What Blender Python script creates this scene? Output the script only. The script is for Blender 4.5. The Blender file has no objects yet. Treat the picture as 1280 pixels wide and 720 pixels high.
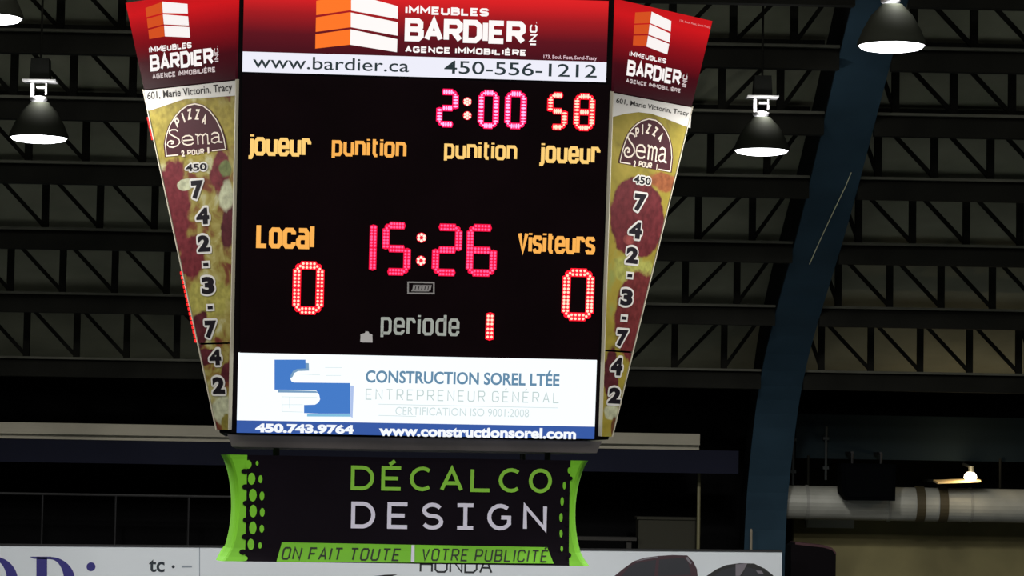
import bpy, math, random
from mathutils import Vector, Matrix
random.seed(7)
C = bpy.context.scene.collection
scn = bpy.context.scene

# ------------------------------------------------------------------ camera, world, lights, exposure
F_PX, ROLL, PITCH, YAW = 3446.2, 0.01665, 0.06554, 0.025
CAM = Vector((0, 0, 5.0))
_cy, _sy, _cp, _sp = math.cos(YAW), math.sin(YAW), math.cos(PITCH), math.sin(PITCH)
FW = Vector((_sy * _cp, _cy * _cp, _sp))
_r = Vector((_cy, -_sy, 0)); _u = _r.cross(FW)
RT = _r * math.cos(ROLL) + _u * math.sin(ROLL)
UP = _u * math.cos(ROLL) - _r * math.sin(ROLL)
cd = bpy.data.cameras.new('camera'); cam = bpy.data.objects.new('camera', cd); C.objects.link(cam)
cd.sensor_width = 36.0; cd.lens = F_PX * 36.0 / 1280.0; cd.clip_start = 0.1; cd.clip_end = 200
m = Matrix((RT, UP, -FW)).transposed().to_4x4(); m.translation = CAM
cam.matrix_world = m
scn.camera = cam

scn.view_settings.view_transform = 'Standard'
scn.view_settings.look = 'None'
scn.view_settings.gamma = 1.0
scn.view_settings.use_curve_mapping = False
scn.view_settings.exposure = 0.0

wd = bpy.data.worlds.new('hall_ambient'); scn.world = wd; wd.use_nodes = True
bg = wd.node_tree.nodes['Background']
bg.inputs[0].default_value = (0.95, 1.0, 0.93, 1); bg.inputs[1].default_value = 0.014

def area(name, loc, sx, sy, energy, rot=(0, 0, 0), col=(1, .98, .93)):
    l = bpy.data.lights.new(name, 'AREA'); l.shape = 'RECTANGLE'; l.size = sx; l.size_y = sy
    l.energy = energy; l.color = col
    o = bpy.data.objects.new(name, l); C.objects.link(o); o.location = loc; o.rotation_euler = rot
    return o
# soft area lights added out of view, standing in for near rows of lamps
area('near_fill', (0, 6.0, 10.0), 14, 3, 1150)
area('middle_fill', (0, 12.5, 10.6), 14, 2, 640)
LAMP_SPOT = 520.0

# ------------------------------------------------------------------ pixel helper: a ray of the photograph
def ray(px, py):
    return (FW * F_PX + RT * (px - 640) - UP * (py - 360)).normalized()
def at(px, py, d):
    """point of the photograph on the vertical plane at depth y = d"""
    r = ray(px, py)
    return CAM + r * (d / r.y)

# ------------------------------------------------------------------ materials
def lin(c):
    return tuple(((v / 255) / 12.92 if v / 255 <= .04045 else ((v / 255 + .055) / 1.055) ** 2.4) for v in c) + (1,)
MATS = {}
def mat(name, rgb, rough=.6, metal=0.0, noise=.0, scale=6.0, spec=.5):
    if name in MATS: return MATS[name]
    M = bpy.data.materials.new(name); M.use_nodes = True; MATS[name] = M
    nt = M.node_tree; b = nt.nodes['Principled BSDF']
    b.inputs['Roughness'].default_value = rough; b.inputs['Metallic'].default_value = metal
    b.inputs['Specular IOR Level'].default_value = spec
    c = lin(rgb); b.inputs['Base Color'].default_value = c
    if noise > 0:
        tc = nt.nodes.new('ShaderNodeTexCoord'); n = nt.nodes.new('ShaderNodeTexNoise')
        n.inputs['Scale'].default_value = scale; n.inputs['Detail'].default_value = 4
        r = nt.nodes.new('ShaderNodeValToRGB')
        r.color_ramp.elements[0].position = .3; r.color_ramp.elements[1].position = .7
        r.color_ramp.elements[0].color = tuple(v * (1 - noise) for v in c[:3]) + (1,)
        r.color_ramp.elements[1].color = tuple(min(1, v * (1 + noise)) for v in c[:3]) + (1,)
        nt.links.new(tc.outputs['Object'], n.inputs['Vector']); nt.links.new(n.outputs['Fac'], r.inputs['Fac'])
        nt.links.new(r.outputs['Color'], b.inputs['Base Color'])
    return M
def glow(name, rgb, strength=1.0):
    """a backlit or lit surface"""
    if name in MATS: return MATS[name]
    M = bpy.data.materials.new(name); M.use_nodes = True; MATS[name] = M
    b = M.node_tree.nodes['Principled BSDF']
    b.inputs['Base Color'].default_value = (0.01, 0.01, 0.01, 1); b.inputs['Roughness'].default_value = .5
    b.inputs['Specular IOR Level'].default_value = .05
    b.inputs['Emission Color'].default_value = lin(rgb); b.inputs['Emission Strength'].default_value = strength
    return M
def nodes_math(nt, op, a, b=None):
    n = nt.nodes.new('ShaderNodeMath'); n.operation = op
    for i, v in enumerate((a, b)):
        if v is None: continue
        if isinstance(v, (int, float)): n.inputs[i].default_value = v
        else: nt.links.new(v, n.inputs[i])
    return n.outputs[0]
def red_film(name, z0, z1, stops, x0=0, x1=1, side=0.0):
    """backlit film, emission running from bright red at the top to maroon at the bottom"""
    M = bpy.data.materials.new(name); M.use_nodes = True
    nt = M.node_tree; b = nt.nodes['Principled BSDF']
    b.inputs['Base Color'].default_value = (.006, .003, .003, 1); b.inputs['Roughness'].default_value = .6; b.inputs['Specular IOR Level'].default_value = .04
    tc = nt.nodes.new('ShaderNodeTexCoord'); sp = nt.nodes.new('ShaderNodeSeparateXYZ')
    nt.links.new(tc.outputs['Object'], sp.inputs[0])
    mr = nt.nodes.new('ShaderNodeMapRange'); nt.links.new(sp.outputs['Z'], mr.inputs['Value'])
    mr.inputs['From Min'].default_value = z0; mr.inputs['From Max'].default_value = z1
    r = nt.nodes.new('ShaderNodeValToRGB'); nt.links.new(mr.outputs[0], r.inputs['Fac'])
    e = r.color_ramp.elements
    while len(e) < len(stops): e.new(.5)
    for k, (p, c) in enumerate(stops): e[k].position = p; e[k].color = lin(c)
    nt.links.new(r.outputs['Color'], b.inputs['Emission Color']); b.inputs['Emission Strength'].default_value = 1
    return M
def pizza_print(name, stops, blobs, scale=9.0, bright=1.0):
    """photographic print of a pizza: procedural crust, cheese and sausage; blobs = (x, z, rx, rz, colour, softness)"""
    M = bpy.data.materials.new(name); M.use_nodes = True
    nt = M.node_tree; b = nt.nodes['Principled BSDF']; L = nt.links
    b.inputs['Roughness'].default_value = .7; b.inputs['Specular IOR Level'].default_value = .1
    tc = nt.nodes.new('ShaderNodeTexCoord')
    n = nt.nodes.new('ShaderNodeTexNoise'); n.inputs['Scale'].default_value = scale; n.inputs['Detail'].default_value = 5
    n.inputs['Distortion'].default_value = .6
    L.new(tc.outputs['Object'], n.inputs['Vector'])
    r = nt.nodes.new('ShaderNodeValToRGB'); L.new(n.outputs['Fac'], r.inputs['Fac'])
    e = r.color_ramp.elements
    while len(e) < len(stops): e.new(.5)
    for k, (p, c) in enumerate(stops): e[k].position = p; e[k].color = lin(c)
    col = r.outputs['Color']
    sp = nt.nodes.new('ShaderNodeSeparateXYZ'); L.new(tc.outputs['Object'], sp.inputs[0])
    n2 = nt.nodes.new('ShaderNodeTexNoise'); n2.inputs['Scale'].default_value = 11; n2.inputs['Detail'].default_value = 3
    L.new(tc.outputs['Object'], n2.inputs['Vector'])
    n3 = nt.nodes.new('ShaderNodeTexNoise'); n3.inputs['Scale'].default_value = 22; n3.inputs['Detail'].default_value = 3
    L.new(tc.outputs['Object'], n3.inputs['Vector'])
    for (x, z, rx, rz, c, soft) in blobs:
        dx = nodes_math(nt, 'DIVIDE', nodes_math(nt, 'SUBTRACT', sp.outputs['X'], x), rx)
        dz = nodes_math(nt, 'DIVIDE', nodes_math(nt, 'SUBTRACT', sp.outputs['Z'], z), rz)
        d = nodes_math(nt, 'SQRT', nodes_math(nt, 'ADD', nodes_math(nt, 'MULTIPLY', dx, dx), nodes_math(nt, 'MULTIPLY', dz, dz)))
        d = nodes_math(nt, 'ADD', d, nodes_math(nt, 'MULTIPLY', nodes_math(nt, 'SUBTRACT', n2.outputs['Fac'], .5), soft * 2.5))
        mr = nt.nodes.new('ShaderNodeMapRange'); L.new(d, mr.inputs['Value'])
        mr.inputs['From Min'].default_value = 1 - soft * .3; mr.inputs['From Max'].default_value = 1 + soft * .3
        mr.inputs['To Min'].default_value = 1; mr.inputs['To Max'].default_value = 0
        v = nt.nodes.new('ShaderNodeMix'); v.data_type = 'RGBA'
        cr = nt.nodes.new('ShaderNodeValToRGB'); L.new(n3.outputs['Fac'], cr.inputs['Fac'])
        lc = lin(c)
        cr.color_ramp.elements[0].position = .3; cr.color_ramp.elements[1].position = .75
        cr.color_ramp.elements[0].color = tuple(q * .7 for q in lc[:3]) + (1,)
        cr.color_ramp.elements[1].color = tuple(min(1, q * 1.35 + .01) for q in lc[:3]) + (1,)
        L.new(mr.outputs[0], v.inputs['Factor']); L.new(col, v.inputs[6]); L.new(cr.outputs['Color'], v.inputs[7])
        col = v.outputs[2]
    dim = nt.nodes.new('ShaderNodeVectorMath'); dim.operation = 'SCALE'; dim.inputs['Scale'].default_value = bright
    L.new(col, dim.inputs[0]); L.new(dim.outputs[0], b.inputs['Base Color'])
    return M

# ------------------------------------------------------------------ mesh collecting
class MB:
    def __init__(s): s.v = []; s.f = []; s.mi = []
    def poly(s, pts, mi=0):
        b = len(s.v); s.v += [tuple(p) for p in pts]; s.f.append(list(range(b, b + len(pts)))); s.mi.append(mi)
    def prism(s, a, b, mi=0):
        """closed solid between two matching rings"""
        k = len(s.v); n = len(a); s.v += [tuple(p) for p in a] + [tuple(p) for p in b]
        s.f.append(list(range(k, k + n))[::-1]); s.f.append(list(range(k + n, k + 2 * n)))
        for i in range(n): s.f.append([k + i, k + (i + 1) % n, k + n + (i + 1) % n, k + n + i])
        s.mi += [mi] * (n + 2)
    def box(s, x0, x1, y0, y1, z0, z1, mi=0):
        s.prism([(x0, y0, z0), (x1, y0, z0), (x1, y1, z0), (x0, y1, z0)], [(x0, y0, z1), (x1, y0, z1), (x1, y1, z1), (x0, y1, z1)], mi)
    def bar(s, a, b, w, h, up=Vector((0, 0, 1)), mi=0):
        a = Vector(a); b = Vector(b); t = (b - a).normalized(); n = t.cross(up)
        if n.length < 1e-4: n = t.cross(Vector((0, 1, 0)))
        n.normalize(); q = n.cross(t)
        o = [n * (w / 2 * i) + q * (h / 2 * j) for i, j in ((-1, -1), (1, -1), (1, 1), (-1, 1))]
        s.prism([a + k for k in o], [b + k for k in o], mi)
    def tube(s, a, b, r, n=10, mi=0, r2=None):
        a = Vector(a); b = Vector(b); t = (b - a).normalized(); x = t.cross(Vector((0, 0, 1)))
        if x.length < 1e-4: x = t.cross(Vector((0, 1, 0)))
        x.normalize(); y = x.cross(t); r2 = r if r2 is None else r2
        c = [(math.cos(2 * math.pi * i / n), math.sin(2 * math.pi * i / n)) for i in range(n)]
        s.prism([a + x * (r * p) + y * (r * q) for p, q in c], [b + x * (r2 * p) + y * (r2 * q) for p, q in c], mi)
    def lathe(s, prof, c=(0, 0, 0), n=32, mi=0):
        k = len(s.v)
        for r, z in prof:
            for i in range(n):
                a = 2 * math.pi * i / n; s.v.append((c[0] + r * math.cos(a), c[1] + r * math.sin(a), c[2] + z))
        for j in range(len(prof) - 1):
            for i in range(n):
                s.f.append([k + j * n + i, k + j * n + (i + 1) % n, k + (j + 1) * n + (i + 1) % n, k + (j + 1) * n + i]); s.mi.append(mi)
    def build(s, name, mats, parent=None, smooth=False):
        me = bpy.data.meshes.new(name); me.from_pydata(s.v, [], s.f); me.validate(clean_customdata=False)
        for mm in (mats if isinstance(mats, (list, tuple)) else [mats]): me.materials.append(mm)
        if len(me.polygons) == len(s.mi): me.polygons.foreach_set('material_index', s.mi)
        if smooth: me.polygons.foreach_set('use_smooth', [True] * len(me.polygons))
        me.update()
        o = bpy.data.objects.new(name, me); C.objects.link(o)
        if parent: o.parent = parent
        return o
def tag(o, label=None, cat=None, group=None, kind=None):
    if label: o['label'] = label
    if cat: o['category'] = cat
    if group: o['group'] = group
    if kind: o['kind'] = kind
    return o
def empty(name, loc, rz=0.0):
    o = bpy.data.objects.new(name, None); C.objects.link(o); o.location = loc; o.rotation_euler = (0, 0, rz)
    o.empty_display_size = .2
    return o

# ------------------------------------------------------------------ lettering: a squared stroke alphabet and the built-in font
X = .8
def octo(x0, y0, x1, y1, c=.2):
    cx = c * (x1 - x0); cy = c * .75 * (y1 - y0)
    return [(x0 + cx, y0), (x1 - cx, y0), (x1, y0 + cy), (x1, y1 - cy), (x1 - cx, y1), (x0 + cx, y1), (x0, y1 - cy), (x0, y0 + cy), (x0 + cx, y0)]
E_ = [[(1, 1), (0, 1), (0, 0), (1, 0)], [(0, .5), (.85, .5)]]
G = {
 'A': (1, [[(0, 0), (.5, 1), (1, 0)], [(.2, .32), (.8, .32)]]),
 'B': (1, [[(0, 0), (0, 1), (.75, 1), (.95, .88), (.95, .65), (.78, .52), (1, .4), (1, .14), (.8, 0), (0, 0)], [(0, .52), (.78, .52)]]),
 'C': (1, [[(1, .76), (1, .85), (.8, 1), (.2, 1), (0, .85), (0, .15), (.2, 0), (.8, 0), (1, .15), (1, .24)]]),
 'D': (1, [[(0, 0), (0, 1), (.72, 1), (1, .8), (1, .2), (.72, 0), (0, 0)]]),
 'E': (.9, E_), 'É': (.9, E_ + [[(.35, 1.16), (.65, 1.34)]]), 'È': (.9, E_ + [[(.3, 1.34), (.6, 1.16)]]),
 'F': (.9, [[(1, 1), (0, 1), (0, 0)], [(0, .5), (.85, .5)]]),
 'G': (1, [[(1, .8), (.8, 1), (.2, 1), (0, .85), (0, .15), (.2, 0), (.8, 0), (1, .15), (1, .46), (.55, .46)]]),
 'H': (1, [[(0, 0), (0, 1)], [(1, 0), (1, 1)], [(0, .5), (1, .5)]]),
 'I': (.02, [[(.5, 0), (.5, 1)]]),
 'i2': (.8, [[(.5, 0), (.5, 1)], [(0, 1), (1, 1)], [(0, 0), (1, 0)]]),
 'L': (.9, [[(0, 1), (0, 0), (1, 0)]]),
 'M': (1.2, [[(0, 0), (0, 1), (.5, .35), (1, 1), (1, 0)]]),
 'N': (1, [[(0, 0), (0, 1), (1, 0), (1, 1)]]),
 'O': (1, [octo(0, 0, 1, 1)]),
 'P': (1, [[(0, 0), (0, 1), (.8, 1), (1, .86), (1, .58), (.8, .45), (0, .45)]]),
 'R': (1, [[(0, 0), (0, 1), (.8, 1), (1, .86), (1, .6), (.8, .47), (0, .47)], [(.5, .47), (1, 0)]]),
 'S': (1, [[(1, .8), (1, .86), (.82, 1), (.18, 1), (0, .86), (0, .64), (.18, .53), (.82, .47), (1, .36), (1, .14), (.82, 0), (.18, 0), (0, .14), (0, .2)]]),
 'T': (1, [[(0, 1), (1, 1)], [(.5, 1), (.5, 0)]]),
 'U': (1, [[(0, 1), (0, .15), (.2, 0), (.8, 0), (1, .15), (1, 1)]]),
 'V': (1, [[(0, 1), (.5, 0), (1, 1)]]),
 'Z': (1, [[(0, 1), (1, 1), (0, 0), (1, 0)]]),
 '|': (.02, [[(.5, -.1), (.5, 1.2)]]),
 '.': (.02, [[(.5, -.0), (.5, .06)]]),
 'j': (.35, [[(1, X), (1, -.08), (.6, -.2), (-.2, -.2)], [(1, .93), (1, 1.03)]]),
 'o': (1, [octo(0, 0, 1, X)]),
 'u': (1, [[(0, X), (0, .15), (.22, 0), (1, 0)], [(1, X), (1, 0)]]),
 'e': (1, [[(0, .4), (1, .4), (1, X - .14), (.8, X), (.2, X), (0, X - .14), (0, .14), (.2, 0), (.8, 0), (1, .12), (1, .2)]]),
 'r': (.75, [[(0, 0), (0, X), (.75, X), (1, X - .12), (1, X - .22)]]),
 'p': (1, [[(0, -.22), (0, X), (.8, X), (1, X - .14), (1, .14), (.8, 0), (0, 0)]]),
 'n': (1, [[(0, 0), (0, X), (.8, X), (1, X - .14), (1, 0)]]),
 'i': (.02, [[(.5, 0), (.5, X)], [(.5, .93), (.5, 1.03)]]),
 't': (.65, [[(.35, 1.03), (.35, .14), (.6, 0), (1, 0)], [(0, X), (1, X)]]),
 'd': (1, [[(1, 1.06), (1, 0), (.2, 0), (0, .14), (0, X - .14), (.2, X), (1, X)]]),
 'c': (1, [[(1, X - .22), (1, X - .12), (.8, X), (.2, X), (0, X - .12), (0, .12), (.2, 0), (.8, 0), (1, .12), (1, .22)]]),
 'a': (1, [[(.05, X), (.8, X), (1, X - .14), (1, 0), (.2, 0), (0, .12), (0, .32), (.2, .44), (1, .44)]]),
 'l': (.02, [[(.5, 0), (.5, 1)]]),
 's': (.95, [[(1, X - .15), (.82, X), (.18, X), (0, X - .12), (0, X - .26), (.18, .43), (.82, .37), (1, .28), (1, .12), (.82, 0), (.18, 0), (0, .15)]]),
}
def arcp(cx, cy, rx, ry, a0, a1, k=14):
    return [(cx + rx * math.cos(math.radians(a0 + (a1 - a0) * i / k)), cy + ry * math.sin(math.radians(a0 + (a1 - a0) * i / k))) for i in range(k + 1)]
G.update({
 'oO': (1, [arcp(.5, .5, .5, .5, 90, 450, 24)[:-1] + [(.5, 1.0)]]),
 'oC': (1, [arcp(.55, .5, .55, .5, 50, 310)]),
 'oD': (1, [[(0, 0), (0, 1), (.45, 1)] + arcp(.45, .5, .55, .5, 80, -80) + [(.45, 0), (0, 0)]]),
 'oG': (1, [arcp(.55, .5, .55, .5, 48, 325) + [(1, .48), (.6, .48)]]),
 'oS': (.9, [arcp(.5, .75, .46, .25, 25, 250, 10) + arcp(.5, .25, .5, .26, 70, -155, 10)]),
})
ROUND = {'O': 'oO', 'C': 'oC', 'D': 'oD', 'G': 'oG', 'S': 'oS'}
def thick(poly, t):
    """a polyline given width t: list of quads with mitred joins"""
    P = [Vector(p) for p in poly]; closed = (P[0] - P[-1]).length < 1e-9
    if closed: P = P[:-1]
    n = len(P); L = []; R = []
    for i in range(n):
        a = P[i - 1] if (i > 0 or closed) else None; b = P[(i + 1) % n] if (i < n - 1 or closed) else None
        d1 = (P[i] - a).normalized() if a is not None else None; d2 = (b - P[i]).normalized() if b is not None else None
        if d1 is None: d1 = d2
        if d2 is None: d2 = d1
        nn = Vector((-d1.y - d2.y, d1.x + d2.x))
        if nn.length < 1e-6: nn = Vector((-d1.y, d1.x))
        nn.normalize(); k = max(.45, nn.dot(Vector((-d1.y, d1.x))))
        L.append(P[i] + nn * (t / 2 / k)); R.append(P[i] - nn * (t / 2 / k))
    rng = range(n if closed else n - 1)
    return [[L[i], R[i], R[(i + 1) % n], L[(i + 1) % n]] for i in rng]
def stroke_text(txt, u0, v0, u1, v1, t, gap=.42, space=.55, slant=0.0, tx=None, mono=False, subs=None):
    """2-D quads of txt so that capitals fill u0..u1, v0..v1; t = stroke as a share of the height"""
    H = v1 - v0; T = t * H
    seq = []; x = 0
    for ch in txt:
        if ch == ' ': x += space; continue
        w, st = G[(subs or {}).get(ch, ch)]
        if mono: w = 1
        seq.append((x, w, st)); x += w + gap
    tot = x - gap
    sx = (u1 - u0 - T) / tot
    out = []
    for x, w, st in seq:
        for pl in st:
            pts = [(u0 + T / 2 + (x + w * (p - 0 if w > .05 else .5)) * sx, v0 + T / 2 + q * (H - T)) for p, q in pl]
            pts = [(a + slant * (b - v0), b) for a, b in pts]
            out += thick(pts, T)
    return out
def font_polys(txt, u0, v0, u1, v1, bold=0.0, spacing=1.0, exact=True, shear=0.0, base=None):
    """faces of txt in the built-in font fitted to the rectangle"""
    cu = bpy.data.curves.new('t', 'FONT'); cu.body = txt; cu.size = 1; cu.offset = bold; cu.space_character = spacing
    cu.shear = shear; cu.resolution_u = 4
    o = bpy.data.objects.new('t', cu); C.objects.link(o)
    dg = bpy.context.evaluated_depsgraph_get(); me = bpy.data.meshes.new_from_object(o.evaluated_get(dg))
    vs = [v.co.copy() for v in me.vertices]; fs = [list(p.vertices) for p in me.polygons]
    bpy.data.objects.remove(o); bpy.data.curves.remove(cu); bpy.data.meshes.remove(me)
    x0 = min(v.x for v in vs); x1 = max(v.x for v in vs); y0 = min(v.y for v in vs); y1 = max(v.y for v in vs)
    if base is not None: y0, y1 = base
    q = [(u0 + (v.x - x0) / (x1 - x0) * (u1 - u0), v0 + (v.y - y0) / (y1 - y0) * (v1 - v0)) for v in vs]
    return [[q[i] for i in f] for f in fs]

class Plane:
    """a flat face of a thing: p0 origin, u along, v up, in the coordinates of the thing 'frame' (world if None)"""
    def __init__(s, p0, u, v, frame=None):
        s.p0 = Vector(p0); s.u = Vector(u).normalized(); v = Vector(v)
        s.n = s.u.cross(v).normalized(); s.v = s.n.cross(s.u).normalized()
        s.inv = frame.inverted() if frame else Matrix()
        if s.n.y > 0: s.n = -s.n            # towards the viewer
    def hit(s, px, py):
        o = s.inv @ CAM; d = (s.inv.to_3x3() @ ray(px, py))
        t = (s.p0 - o).dot(s.n) / d.dot(s.n); q = o + d * t - s.p0
        return q.dot(s.u), q.dot(s.v)
    def p(s, u, v, off=0.0): return s.p0 + s.u * u + s.v * v + s.n * off
    def rect(s, xl, yl, xr, yr):
        """bottom-left and top-right corners, in pixels -> u0, v0, u1, v1"""
        a = s.hit(xl, yl); b = s.hit(xr, yr); return a[0], a[1], b[0], b[1]
    def crect(s, x0, y0, x1, y1):
        """upright rectangle around the same centre"""
        c = s.hit((x0 + x1) / 2, (y0 + y1) / 2); a = s.hit((x0 + x1) / 2 - 5, (y0 + y1) / 2); b = s.hit((x0 + x1) / 2, (y0 + y1) / 2 - 5)
        k = (c[0] - a[0]) / 5; l = (b[1] - c[1]) / 5
        return c[0] - k * (x1 - x0) / 2, c[1] - l * (y1 - y0) / 2, c[0] + k * (x1 - x0) / 2, c[1] + l * (y1 - y0) / 2
    def polys(s, mb, ps, off, mi=0):
        for q in ps: mb.poly([s.p(a, b, off) for a, b in q], mi)
    def px(s, mb, pts, off, mi=0):
        mb.poly([s.p(*s.hit(*q), off) for q in pts], mi)
    def slab(s, mb, uv, o0, o1, mi=0):
        mb.prism([s.p(a, b, o0) for a, b in uv], [s.p(a, b, o1) for a, b in uv], mi)

# ================================================================== SETTING
steel = mat('dark_steel', (58, 58, 50), .6, .0, .25, 3)
deck_m = mat('roof_deck', (138, 138, 118), .9, 0, .22, 1.3, .1)
black_m = mat('black_paint', (12, 12, 14), .6)
ice = MB(); ice.box(-20, 24, 1.5, 27.0, -.1, 0)
tag(ice.build('floor', mat('ice', (120, 126, 130), .45, 0, .03, 2)), kind='structure')

PROF = [(29.3, 3.2), (28.3, 4.2), (27.7, 5.3), (26.6, 6.15), (24.0, 7.25), (21.3, 8.55), (18.0, 9.9), (14.5, 10.8), (11, 11.1)]
def smooth_profile(P, k=6):
    out = []
    for i in range(len(P) - 1):
        p0 = P[max(0, i - 1)]; p1 = P[i]; p2 = P[i + 1]; p3 = P[min(len(P) - 1, i + 2)]
        for j in range(k):
            t = j / k
            out.append(tuple(.5 * (2 * b + (c - a) * t + (2 * a - 5 * b + 4 * c - d) * t * t + (3 * b - a - 3 * c + d) * t ** 3) for a, b, c, d in zip(p0, p1, p2, p3)))
    return out + [P[-1]]
RIB_IN = smooth_profile([(28.1, 0), (28.1, 2.5)] + PROF[1:])
RIB_X = at(967, 600, 27.6).x
RIB_W = .42
TRUSS_H = .62
ROOF = smooth_profile([(29.6, 5.9), (28.3, 6.15), (26.6, 6.98), (24.0, 8.02), (21.3, 9.3), (18, 10.6), (14.5, 11.5), (9, 11.9)])
rf = MB()
for (d0, z0), (d1, z1) in zip(ROOF[:-1], ROOF[1:]):
    rf.prism([(-14, d0, z0), (20, d0, z0), (20, d0, z0 + .12), (-14, d0, z0 + .12)], [(-14, d1, z1), (20, d1, z1), (20, d1, z1 + .12), (-14, d1, z1 + .12)])
tag(rf.build('ceiling', deck_m), kind='structure')

def arch(x, label):
    n = len(RIB_IN); a = []; b = []
    for i, (d, z) in enumerate(RIB_IN):
        p = RIB_IN[max(0, i - 1)]; q = RIB_IN[min(n - 1, i + 1)]
        t = Vector((q[0] - p[0], q[1] - p[1])).normalized(); nn = Vector((t.y, -t.x))
        if nn.y < 0 and abs(t.y) < .98: nn = -nn
        if nn.x < 0: nn = -nn
        a.append((d, z)); b.append((d + nn.x * .68, z + nn.y * .68))
    root = empty('roof_arch', (x, 28.1, 0)); tag(root, label, 'beam')
    web = MB(); fl = MB()
    for i in range(n - 1):
        for (s, w, lo, hi) in ((web, RIB_W * .86, .03, .97), ):
            def mix(k, f): return (a[k][0] + (b[k][0] - a[k][0]) * f, a[k][1] + (b[k][1] - a[k][1]) * f)
            r0 = [mix(i, lo), mix(i, hi)]; r1 = [mix(i + 1, lo), mix(i + 1, hi)]
            ring = lambda r: [(-w / 2, r[0][0] - 28.1, r[0][1]), (w / 2, r[0][0] - 28.1, r[0][1]), (w / 2, r[1][0] - 28.1, r[1][1]), (-w / 2, r[1][0] - 28.1, r[1][1])]
            s.prism(ring(r0), ring(r1))
        r0 = [mix(i, 0), mix(i, .05)]; r1 = [mix(i + 1, 0), mix(i + 1, .05)]; w = RIB_W
        fl.prism(ring(r0) if False else [(-w / 2, r0[0][0] - 28.1, r0[0][1]), (w / 2, r0[0][0] - 28.1, r0[0][1]), (w / 2, r0[1][0] - 28.1, r0[1][1]), (-w / 2, r0[1][0] - 28.1, r0[1][1])],
                 [(-w / 2, r1[0][0] - 28.1, r1[0][1]), (w / 2, r1[0][0] - 28.1, r1[0][1]), (w / 2, r1[1][0] - 28.1, r1[1][1]), (-w / 2, r1[1][0] - 28.1, r1[1][1])])
    web.build('web', mat('arch_web', (16, 18, 20), .8, 0, .2, 2, .1), root)
    fl.build('inner_flange', mat('arch_blue', (45, 66, 80), .7, 0, .15, 2, .1), root)
    return root
arch(RIB_X, 'big blue steel roof arch leaning up the right side of the hall')
LEFT_RIB = at(-110, 210, 24).x

# roof trusses between the arches
def prof_at_y(py, prof):
    """depth on the inner roof line that shows at height py of the photograph (x = 640)"""
    best = None
    for (d0, z0), (d1, z1) in zip(prof[:-1], prof[1:]):
        for k in range(40):
            t = k / 40; d = d0 + (d1 - d0) * t; z = z0 + (z1 - z0) * t
            e = abs(at(640, py, d).z - z)
            if best is None or e < best[0]: best = (e, d, z)
    return best[1], best[2]
chord_m = mat('chord_steel', (26, 26, 22), .8, 0, .3, 2, .1)
flange_m = mat('flange_steel', (84, 84, 74), .7, 0, .3, 2, .2)
def truss(x0, x1, d, z, label, flip_mid, ref, step=.488):
    root = empty('roof_truss', ((x0 + x1) / 2, d, z)); ox = (x0 + x1) / 2
    tag(root, label, 'roof truss', 'open web roof trusses')
    H = TRUSS_H
    b = MB(); b.box(x0 - ox, x1 - ox, -.05, .05, -.17, -.035); b.box(x0 - ox, x1 - ox, -.012, .05, -.04, .0)
    b.build('bottom_chord', chord_m, root)
    f = MB(); f.box(x0 - ox, x1 - ox, -.075, .075, 0, .022); f.build('chord_flange', flange_m, root)
    t = MB(); t.box(x0 - ox, x1 - ox, -.05, .05, H - .08, H); t.build('top_chord', chord_m, root)
    k0 = math.ceil((x0 + .05 - ref) / step); xs = []
    while ref + k0 * step < x1 - .05: xs.append(ref + k0 * step); k0 += 1
    for x in xs:
        x -= ox
        p = MB(); p.box(x - .03, x + .03, -.03, .03, .02, H - .07); p.build('post', chord_m, root)
    ends = [x0] + xs + [x1]
    for xa, xb in zip(ends[:-1], ends[1:]):
        xa -= ox; xb -= ox
        if xa + ox < flip_mid: pts = ((xa, 0, H - .08), (xb, 0, .03))
        else: pts = ((xa, 0, .03), (xb, 0, H - .08))
        q = MB(); q.bar(pts[0], pts[1], .035, .035); q.build('brace', chord_m, root)
    return root
rows = [-12, 69, 151, 231, 313, 392, 472]
ordn = ['topmost', 'second highest', 'third highest', 'fourth highest', 'fifth highest', 'sixth highest', 'lowest']
RIGHT_END = at(1280, 200, 22).x + 1.2
for k, py in enumerate(rows):
    d, z = prof_at_y(py, RIB_IN)
    z += .1
    truss(-13.9, RIB_X - RIB_W / 2, d, z, ordn[k] + ' dark steel roof truss left of the blue arch, passing behind the scoreboard', (LEFT_RIB + RIB_X) / 2, RIB_X - RIB_W / 2 - .36)
    truss(RIB_X + RIB_W / 2, RIGHT_END, d, z, ordn[k] + ' dark steel roof truss right of the blue arch', 99, RIB_X + RIB_W / 2 + .18)

# far side of the hall
wall_dark = mat('dark_wall_paint', (14, 14, 15), .9, 0, .2, 1.5, .05)
wb = MB(); wb.box(-14, 20, 29.6, 29.8, 0, 6.1)
tag(wb.build('wall_back', wall_dark), kind='structure')
bei = MB(); z1 = at(1120, 650, 29.2).z
bei.box(at(992, 660, 29.2).x, 14, 29.2, 29.35, 0, z1)
tag(bei.build('wall_back_lower', mat('beige_block_wall', (132, 124, 84), .8, 0, .3, 1.2)), kind='structure')

# ================================================================== SCOREBOARD
W = 2.4; CT, CB = 1.0742, .11705; TILT = .45705
ZB, ZT = 5 + .20362, 5 + 3.03214; HB = ZT - ZB
_dr = .06288 - YAW
BX = .5212 * math.cos(_dr) - 17.94809 * math.sin(_dr); BY = .5212 * math.sin(_dr) + 17.94809 * math.cos(_dr)
PSI = .02456 + _dr
A0 = W / 2 + CB * .7071
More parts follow.
